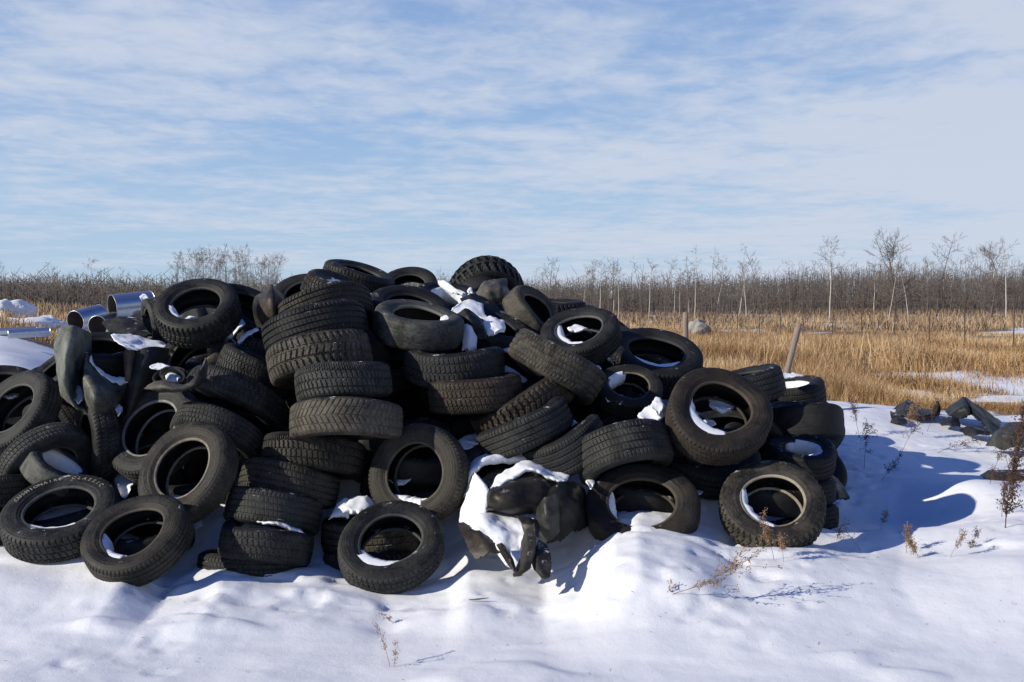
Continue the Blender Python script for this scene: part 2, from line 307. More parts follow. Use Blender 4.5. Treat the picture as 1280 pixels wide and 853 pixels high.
# px, py, apparent diameter (px), openness, way the open face points (deg), depth, tread, width ratio, dust, dust amount, snow (centre angle in px space, half width, fill) or None, label
T = [
 (77, 647, 144, .56, 102, 6.66, 'block', .27, GREY, .9, [(268, 52, .30)], 'tyre with pale lettering on its sidewall, tilted in the snow at the front left'),
 (172, 674, 134, .64, 118, 6.28, 'rib', .29, BROWN, .7, [(225, 48, .22)], 'open tyre leaning in the snow with a thin snow crescent, right of the lettered tyre'),
 (236, 590, 130, .74, 138, 6.74, 'rib', .28, BROWN, .95, None, 'brown dusty open tyre with a pale bead ring, standing just above the snow crescent tyre'),
 (196, 541, 132, .64, 138, 7.34, 'rib', .27, GREY, 1.0, None, 'open grey tyre with a light bead ring, partly hidden by the brown dusty open tyre'),
 (180, 592, 122, .5, 130, 7.45, 'block', .28, BROWN, .6, None, 'dark tyre wedged underneath the open grey tyre with a light bead ring'),
 (294, 507, 132, .42, 242, 7.60, 'block', .28, GREY, .8, None, 'broad tyre with studded tread arching over another, just left of the tall middle column'),
 (272, 547, 122, .38, 242, 7.38, 'rib', .28, GREY, .8, None, 'tyre with fine straight ribs tucked below the arching studded tread tyre'),
 (406, 386, 118, .20, 281, 8.05, 'rib', .33, BROWN, .6, None, 'topmost tyre of the leaning middle column, dark ribbed tread'),
 (395, 414, 132, .22, 283, 7.80, 'rib', .33, DARK, .9, None, 'very dark ribbed tyre, second from the top of the leaning middle column'),
 (400, 449, 130, .20, 281, 7.60, 'winter', .36, TAN, 1.0, None, 'tan dusty tyre with deep notched tread, third from the top of the leaning middle column'),
 (431, 481, 121, .14, 276, 7.45, 'block', .36, GREY, .8, None, 'tyre with worn block tread and a snow dab, directly below the tan notched tyre'),
 (433, 526, 138, .08, 269, 7.20, 'vee', .33, TAN, .9, None, 'wide tyre with arrow tread pattern lying level halfway up the middle column'),
 (392, 570, 129, .10, 262, 7.15, 'block', .34, BROWN, .7, None, 'tyre with brick pattern tread directly under the arrow tread tyre'),
 (363, 608, 124, .13, 258, 7.00, 'rib', .34, BROWN, .8, None, 'dusty tyre under the brick pattern tread tyre, left end lit yellowish, in the middle column'),
 (341, 641, 122, .12, 257, 6.85, 'rib', .36, GREY, .6, None, 'worn tyre tilted down to the right, resting on the one with a wedge of snow'),
 (332, 676, 124, .18, 79, 6.68, 'block', .34, GREY, .6, [(85, 40, .35)], 'tyre topped with a wedge of snow, near the foot of the middle column'),
 (316, 708, 134, .10, 86, 6.75, 'rib', .26, GREY, .7, [(160, 50, .55)], 'half buried flat tyre showing only a thin edge under the foot of the middle column'),
 (524, 593, 129, .88, 162, 7.00, 'rib', .26, BROWN, .85, [(262, 34, .25)], 'round open tyre standing upright above the lowest open tyre in the middle of the front'),
 (490, 683, 132, .76, 96, 6.52, 'block', .27, GREY, .6, [(258, 50, .25)], 'lowest open tyre standing in the snow mid front, a sand coloured tyre showing through it'),
 (466, 671, 128, .10, 90, 6.95, 'rib', .37, TAN, 1.1, None, 'sand coloured ribbed tyre lying flat behind the lowest open tyre, seen through its hole'),
 (462, 704, 116, .06, 90, 6.98, 'winter', .28, GREY, .6, None, 'chunky tread tyre at ground level under the sand coloured ribbed tyre'),
 (523, 408, 115, .26, 82, 8.05, 'smooth', .34, PALE, .75, [(300, 50, .30)], 'smooth bald tyre sagging open near the top centre, a snow line on its rim'),
 (512, 394, 106, .50, 72, 8.50, 'rib', .30, DARK, .9, None, 'dark tyre leaning behind the smooth bald sagging tyre'),
 (566, 459, 123, .06, 90, 7.85, 'block', .35, DARK, 1.3, None, 'level tyre with brick tread lit on its left end, right below the smooth bald tyre'),
 (594, 492, 118, .08, 95, 7.70, 'block', .36, WARM, 1.0, None, 'brownish tyre with fine tread lying level, right below the level brick tread tyre'),
 (447, 351, 92, .16, 73, 9.20, 'block', .36, GREY, .8, None, 'tyre slanting against the sky at the upper left of the peak'),
 (428, 371, 100, .20, 62, 8.75, 'block', .30, BROWN, .8, [(60, 60, .40)], 'steeply slanted tyre with a snow strip, just under the one slanting against the sky'),
 (385, 378, 96, .60, 100, 8.85, 'smooth', .26, GREY, .5, None, 'tyre whose smooth arch rises behind the top of the leaning middle column'),
 (511, 364, 76, .72, 92, 9.90, 'smooth', .24, GREY, .5, [(270, 50, .30)], 'small smooth arched tyre on the skyline with the field showing through its hole'),
 (606, 374, 106, .80, 285, 9.80, 'lug', .36, GREY, .7, None, 'big lugged truck tyre crowning the pile against the sky'),
 (597, 372, 62, .60, 290, 9.45, 'smooth', .34, DARK, .9, None, 'smooth dark tyre leaning inside the big lugged truck tyre'),
 (665, 393, 76, .42, 42, 8.60, 'smooth', .40, TAN, .9, None, 'bald pale tan tyre gaping to the right, beneath the truck tyre on the right shoulder'),
 (690, 389, 86, .10, 90, 9.35, 'winter', .30, DARK, 1.0, None, 'short black tyre lying against the field behind the pale tan gaping tyre'),
 (726, 421, 100, .56, 104, 7.95, 'rib', .32, DARK, .8, [(235, 62, .50)], 'tyre with a pale whitewall ring half filled with snow on the right shoulder'),
 (695, 460, 122, .14, 238, 7.60, 'rib', .35, TAN, .9, None, 'slanted tyre with four pale straight grooves, right of centre below the whitewall tyre'),
 (817, 451, 118, .50, 78, 8.35, 'block', .32, DARK, .9, [(262, 62, .45)], 'large wide oval tyre against the golden grass with a bar of snow inside'),
 (785, 489, 86, .62, 80, 7.85, 'smooth', .30, BROWN, .6, [(120, 34, .30)], 'sunken tyre with a bright bead arch, just under the large wide oval tyre'),
 (653, 509, 132, .14, 118, 7.65, 'winter', .33, WARM, .9, None, 'slanted tyre with two bright torn spots on its tread, right of centre'),
 (656, 537, 122, .10, 116, 7.45, 'rib', .34, GREY, .6, None, 'slanted dark ribbed tyre lying right under the one with bright torn spots'),
 (706, 563, 108, .12, 116, 7.25, 'rib', .42, DARK, 1.0, None, 'slanted tyre whose left end pokes into the heaped snow at lower centre right'),
 (779, 568, 122, .28, 287, 7.20, 'rib', .42, GREY, .7, None, 'broad tyre with bold grooves bulging directly above the half buried gaping tyre'),
 (802, 636, 134, .80, 92, 6.85, 'smooth', .28, WARM, .6, [(190, 30, .15)], 'gaping smooth tyre half buried in the snowbank right of centre'),
 (897, 519, 134, .74, 70, 7.05, 'rib', .30, WARM, .6, [(225, 60, .35)], 'wide open tyre with a lump of snow in its hole, on the right'),
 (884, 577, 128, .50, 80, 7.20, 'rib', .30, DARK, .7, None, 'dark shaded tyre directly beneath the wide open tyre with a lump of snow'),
 (965, 634, 130, .80, 84, 6.80, 'winter', .30, TAN, .75, [(222, 56, .38)], 'open notched tyre with a tan bead ring standing in the snow at the right front'),
 (1000, 571, 90, .34, 88, 7.55, 'rib', .36, DARK, .9, [(60, 80, .35), (290, 40, .2)], 'flat tyre with a snow ring, topmost of the low stack behind the right front tyre'),
 (1000, 611, 86, .20, 88, 7.55, 'rib', .36, DARK, .9, None, 'middle tyre of the low stack behind the right front tyre'),
 (998, 645, 90, .10, 88, 7.50, 'rib', .36, DARK, .9, None, 'bottom tyre of the low stack behind the right front tyre, standing in the snow'),
 (932, 484, 96, .14, 104, 7.95, 'rib', .40, DARK, 1.2, None, 'worn tyre sloping up just behind the wide open tyre, left of the squat one'),
 (988, 495, 84, .22, 98, 8.55, 'rib', .42, DARK, 1.2, [(90, 60, .4)], 'squat tyre with snow in its upper rim below the leaning wooden pole'),
 (1001, 527, 112, .06, 92, 8.20, 'smooth', .38, DARK, .8, None, 'black smooth tyre jutting out furthest to the right, over the shaded snow'),
 (248, 391, 106, .58, 106, 8.15, 'winter', .36, GREY, .6, [(215, 36, .30)], 'deep off road tyre at the upper left with a snow lump inside its hole'),
 (304, 392, 92, .50, 62, 8.75, 'smooth', .34, DARK, .8, None, 'black arched tyre leaning just right of the deep off road tyre'),
 (242, 452, 104, .56, 124, 7.75, 'smooth', .28, TAN, 1.0, [(240, 40, .25)], 'tan dusty open tyre slanting under the deep off road tyre'),
 (347, 402, 84, .34, 205, 8.40, 'smooth', .34, GREY, .8, None, 'tyre on edge with a snowy crevice beside it, left of the column top'),
 (331, 436, 86, .14, 70, 8.20, 'winter', .36, GREY, .8, None, 'tyre with crumbled tread glimpsed left of the third tyre of the middle column'),
 (318, 462, 92, .12, 66, 7.95, 'block', .40, GREY, .9, None, 'gritty tread tyre with splashes of snow, just above the arching studded tyre'),
 (128, 447, 104, .34, 88, 8.05, 'smooth', .36, DARK, .9, [(268, 70, .4)], 'dark tyre with a long snow crescent, wrapped by the crumpled inner tube at left'),
 (80, 468, 92, .30, 128, 8.05, 'rib', .32, GREY, .8, None, 'upright ribbed tyre peeking out left of the crumpled inner tube'),
 (24, 517, 116, .52, 142, 7.45, 'rib', .30, GREY, .9, None, 'large slanted open tyre at the left edge below the dark flat one'),
 (0, 490, 98, .45, 86, 8.10, 'smooth', .34, BROWN, .7, [(250, 50, .3)], 'dark rounded tyre cut by the left edge against the bright snow'),
 (57, 581, 114, .72, 300, 7.35, 'block', .27, GREY, .9, None, 'tyre arching over the small pale tyre at the left'),
 (70, 588, 92, .34, 54, 7.12, 'smooth', .34, PALE, 1.0, [(50, 70, .3)], 'small pale grey tyre rimmed with frost, lying under the arching tyre at left'),
 (-4, 612, 98, .12, 90, 7.05, 'rib', .38, BROWN, .7, None, 'ribbed tyre lying level at the left edge beside the small pale tyre'),
 (-14, 660, 98, .20, 90, 6.90, 'rib', .36, DARK, .8, None, 'dark tyre at the left edge at ground level'),
 (122, 548, 108, .22, 185, 7.65, 'block', .30, GREY, .7, None, 'tyre standing on edge in the shade left of the open grey tyre'),
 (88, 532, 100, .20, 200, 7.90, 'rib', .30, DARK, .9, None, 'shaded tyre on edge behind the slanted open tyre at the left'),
 (196, 403, 62, .20, 190, 8.75, 'block', .40, PALE, .8, None, 'short grey tread section of a tyre behind the left of the deep off road tyre'),
 (612, 424, 108, .30, 80, 8.35, 'smooth', .34, DARK, .7, None, 'black tyre blanketed with snow in the centre below the truck tyre'),
 (640, 412, 96, .35, 70, 8.75, 'smooth', .32, DARK, .8, [(80, 80, .5)], 'tilted black tyre with snow along its back beside the pale tan gaping tyre'),
 (560, 378, 84, .40, 80, 9.20, 'smooth', .32, DARK, .7, [(80, 90, .5)], 'dark tyre capped with blue shaded snow between the skyline arch and truck tyre'),
 (620, 600, 94, .62, 100, 7.30, 'smooth', .28, DARK, .8, None, 'tyre drowned in snow at the lower centre with only its dark hole showing'),
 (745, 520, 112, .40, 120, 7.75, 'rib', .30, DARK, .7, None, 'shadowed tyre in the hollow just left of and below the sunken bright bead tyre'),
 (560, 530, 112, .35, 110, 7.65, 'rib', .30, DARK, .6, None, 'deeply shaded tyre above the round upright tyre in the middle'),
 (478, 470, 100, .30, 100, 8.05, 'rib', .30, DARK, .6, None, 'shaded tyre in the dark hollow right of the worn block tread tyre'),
]
PROF = {}
def tread_depth(kind, th, z):
    """0 at the tread surface, 1 at the bottom of a groove; th = position round the tyre in pitches, z = -1..1 across it"""
    az = np.abs(z); g = np.zeros_like(th)
    def line(c, wd): return (np.abs(z - c) < wd)
    fr = th - np.floor(th)
    if kind == 'rib':
        for c in (-.62, -.21, .21, .62): g = np.maximum(g, line(c, .055) * 1.0)
        g = np.maximum(g, (np.abs(fr - .5) < .13) * (az > .70) * .7)
        g = np.maximum(g, (np.abs(((th + z * .8) % 1) - .5) < .10) * (az < .62) * .35)
    elif kind == 'block':
        zz = z + .035 * np.sign(np.sin(th * TAU))
        for c in (-.55, 0, .55): g = np.maximum(g, (np.abs(zz - c) < .05) * 1.0)
        g = np.maximum(g, (np.abs(((th + .5 * (z > 0) + z * .6) % 1) - .5) < .13) * .85)
        g = np.maximum(g, (np.abs(((th + .5 + z * .6) % 1) - .5) < .10) * (az > .6) * .7)
    elif kind == 'vee':
        for c in (-.5, 0, .5): g = np.maximum(g, line(c, .045) * 1.0)
        g = np.maximum(g, (np.abs(((th + az * 1.5) % 1) - .5) < .16) * 1.0)
    elif kind == 'winter':
        for c in (-.33, .33): g = np.maximum(g, (np.abs(z + .05 * np.sin(th * TAU) - c) < .06) * 1.0)
        g = np.maximum(g, (np.abs(((th + .5 * (z > 0) + z * .5) % 1) - .5) < .22) * (az > .36) * 1.25)
        g = np.maximum(g, (np.abs(((th * 1 - z * .9) % 1) - .5) < .15) * (az <= .36) * 1.0)
    elif kind == 'lug':
        g = np.maximum(g, (np.abs(((th + .5 * (z > 0) + z * .35) % 1) - .5) < .26) * (az > .12) * 2.0)
    else:
        for c in (-.4, .4): g = np.maximum(g, line(c, .035) * .22)
        g = g + .06 * (np.abs(fr - .5) < .2) * (az > .8)
    return g
PITCHES = {'rib': 74, 'block': 62, 'vee': 58, 'winter': 48, 'lug': 34, 'smooth': 60}
def rimb(kind): return .27 if kind == 'lug' else .287
def tyre_meshes(kind, k, variant=0, lo=False):
    """tread, two sidewalls, two beads and an inner liner of a tyre of outer diameter 1 and width k"""
    key = (kind, round(k, 2), variant, lo)
    if key in PROF: return PROF[key]
    rng = np.random.RandomState(int(abs(hsh(int(k * 1000), variant, 0, len(kind))) * 99999))
    w2 = k / 2; rb = rimb(kind); gd = .0155 if kind != 'lug' else .024
    nth = PITCHES[kind] * (7 if not lo else 2); nz = 45 if not lo else 9
    sag = [.006, .02, .042, .065][variant % 4]; ph = rng.rand() * TAU; sad = [.004, .014, -.024, .038][variant % 4]
    def warp(V):
        x, y, z = V[:, 0], V[:, 1], V[:, 2]; th = np.arctan2(y, x); r = np.hypot(x, y)
        r2 = r * (1 + sag * np.cos(2 * (th - ph)) - .5 * sag * np.cos(3 * (th - ph) + 1))
        z2 = z + sad * np.sin(2 * (th - ph) + 1) * (r / .5) + z * .12 * sag * 6 * np.cos(th - ph + .6) * 1.0
        # loose beads wander in and out a little
        z2 = z2 * (1 + .10 * np.clip((.38 - r) / .1, 0, 1) * np.sin(2 * th + ph * 2))
        return np.stack([r2 * np.cos(th), r2 * np.sin(th), z2], -1)
    def revolve(prof, n, disp=None):
        th = np.arange(n) / n * TAU; r = np.array([p[0] for p in prof]); z = np.array([p[1] for p in prof])
        R = np.repeat(r[None], n, 0); Z = np.repeat(z[None], n, 0); A = np.repeat(th[:, None], len(prof), 1)
        if disp is not None: R = R - disp(A, Z)
        V = np.stack([R * np.cos(A), R * np.sin(A), Z], -1).reshape(-1, 3); m = len(prof)
        i = np.arange(n)[:, None] * m + np.arange(m - 1)[None]; j = ((np.arange(n) + 1) % n)[:, None] * m + np.arange(m - 1)[None]
        return warp(V), np.stack([i, j, j + 1, i + 1], -1).reshape(-1, 4)
    tw = .86 * w2
    zs = np.linspace(-1, 1, nz)
    def crown(z): return .5 - .010 * z ** 2 - .016 * np.clip((np.abs(z) - .8) / .2, 0, 1) ** 2
    tp = [(crown(z), z * tw) for z in zs]
    wear = .55 + .45 * rng.rand() if kind not in ('lug', 'winter') else 1.0
    def disp(A, Z):
        g = tread_depth(kind, A / TAU * PITCHES[kind], Z / tw); e = 1 - np.clip((np.abs(Z / tw) - .97) / .03, 0, 1)
        return gd * wear * g * e * (.72 + .5 * np.clip(.5 + fbm(A * 2.2 + variant * 5, Z * 9, 3 + variant, 3), 0, 1)) + .0012 * fbm(A * 22, Z * 40, 7, 2)
    tv, tf = revolve(tp, nth, disp if not lo else None)
    ns = 96 if not lo else 40
    er = crown(1.0)
    side = [(er, tw), (er - .010, .915 * w2), (er - .022, .945 * w2), (er - .027, .950 * w2), (er - .030, .963 * w2), (.432, .99 * w2), (.405, 1.0 * w2), (.378, .985 * w2), (.358, .95 * w2), (.352, .955 * w2), (.346, .93 * w2), (.326, .87 * w2), (.312, .81 * w2), (.308, .80 * w2)]
    bead = [(.308, .80 * w2), (.304, .80 * w2), (.300, .785 * w2), (.290, .765 * w2), (rb, .735 * w2), (rb - .001, .68 * w2), (rb + .004, .62 * w2), (rb + .012, .60 * w2), (rb + .022, .62 * w2)]
    sv, sf = revolve(side, ns); bv, bf = revolve(bead, ns)
    mir = lambda V, F: None
    s2 = [(r, -z) for r, z in side][::-1]; b2 = [(r, -z) for r, z in bead][::-1]
    sv2, sf2 = revolve(s2, ns); bv2, bf2 = revolve(b2, ns)
    ih = [(rb + .022, .62 * w2), (.33, .70 * w2), (.36, .80 * w2), (.40, .90 * w2), (.44, .86 * w2), (.465, .74 * w2), (.472, .5 * w2), (.474, 0.0)]
    inner = ih + [(r, -z) for r, z in ih[::-1][1:]]
    lv, lf = revolve(inner, ns)
    res = [('tread', meshdata('tread_' + kind, tv, tf, M['tread'], smooth=(kind == 'smooth'))), ('sidewall', meshdata('sidewall', sv, sf, M['side'])), ('sidewall', meshdata('sidewall', sv2, sf2, M['side'])),
           ('bead', meshdata('bead', bv, bf, M['bead'])), ('bead', meshdata('bead', bv2, bf2, M['bead'])), ('inner_liner', meshdata('inner_liner', lv, lf, M['liner']))]
    if lo:
        V = np.concatenate([tv, sv, sv2, bv, bv2, lv]); fs = []; o = 0
        for v_, f_ in ((tv, tf), (sv, sf), (sv2, sf2), (bv, bf), (bv2, bf2), (lv, lf)): fs.append(f_ + o); o += len(v_)
        res = [('tyre', meshdata('tyre_simple', V, np.concatenate(fs), M['tread']))]
    PROF[key] = res; return res
def pose(px, py, A, r, phi, d):
    c = P(px, py, d); v = ray(px, py); v = v / np.linalg.norm(v)
    u = np.cross(v, (0, 0, 1)); u /= np.linalg.norm(u); up = np.cross(u, v); s = math.sqrt(max(0, 1 - r * r))
    n = s * (math.cos(rad(phi)) * u + math.sin(rad(phi)) * up) - r * v
    return c, n / np.linalg.norm(n), u, up, A * d / FPX
DEP = {}
FILL = []
DEP = {0: 6.622, 1: 6.281, 2: 6.748, 3: 7.303, 4: 7.446, 5: 7.594, 6: 7.298, 7: 8.061, 8: 7.665, 9: 7.419, 10: 7.228, 11: 7.005, 12: 7.229, 13: 7.087, 14: 6.858, 15: 6.642, 16: 6.711, 17: 6.965, 18: 6.52, 19: 7.088, 20: 6.904, 21: 7.821, 22: 8.499, 23: 7.644, 24: 7.464, 25: 9.386, 26: 8.758, 27: 8.881, 28: 9.9, 29: 9.832, 30: 9.513, 31: 8.62, 32: 9.368, 33: 8.116, 34: 7.585, 35: 8.354, 36: 7.786, 37: 7.51, 38: 7.228, 39: 7.132, 40: 7.011, 41: 6.811, 42: 7.071, 43: 7.373, 44: 6.787, 45: 7.552, 46: 7.515, 47: 7.421, 48: 7.95, 49: 8.762, 50: 8.158, 51: 8.016, 52: 8.874, 53: 7.995, 54: 8.497, 55: 8.237, 56: 7.735, 57: 7.866, 58: 8.214, 59: 7.454, 60: 8.32, 61: 7.218, 62: 7.105, 63: 7.053, 64: 6.821, 65: 7.405, 66: 7.856, 67: 8.813, 68: 8.249, 69: 8.881, 70: 9.073, 71: 7.341, 72: 8.012, 73: 7.938, 74: 8.052}
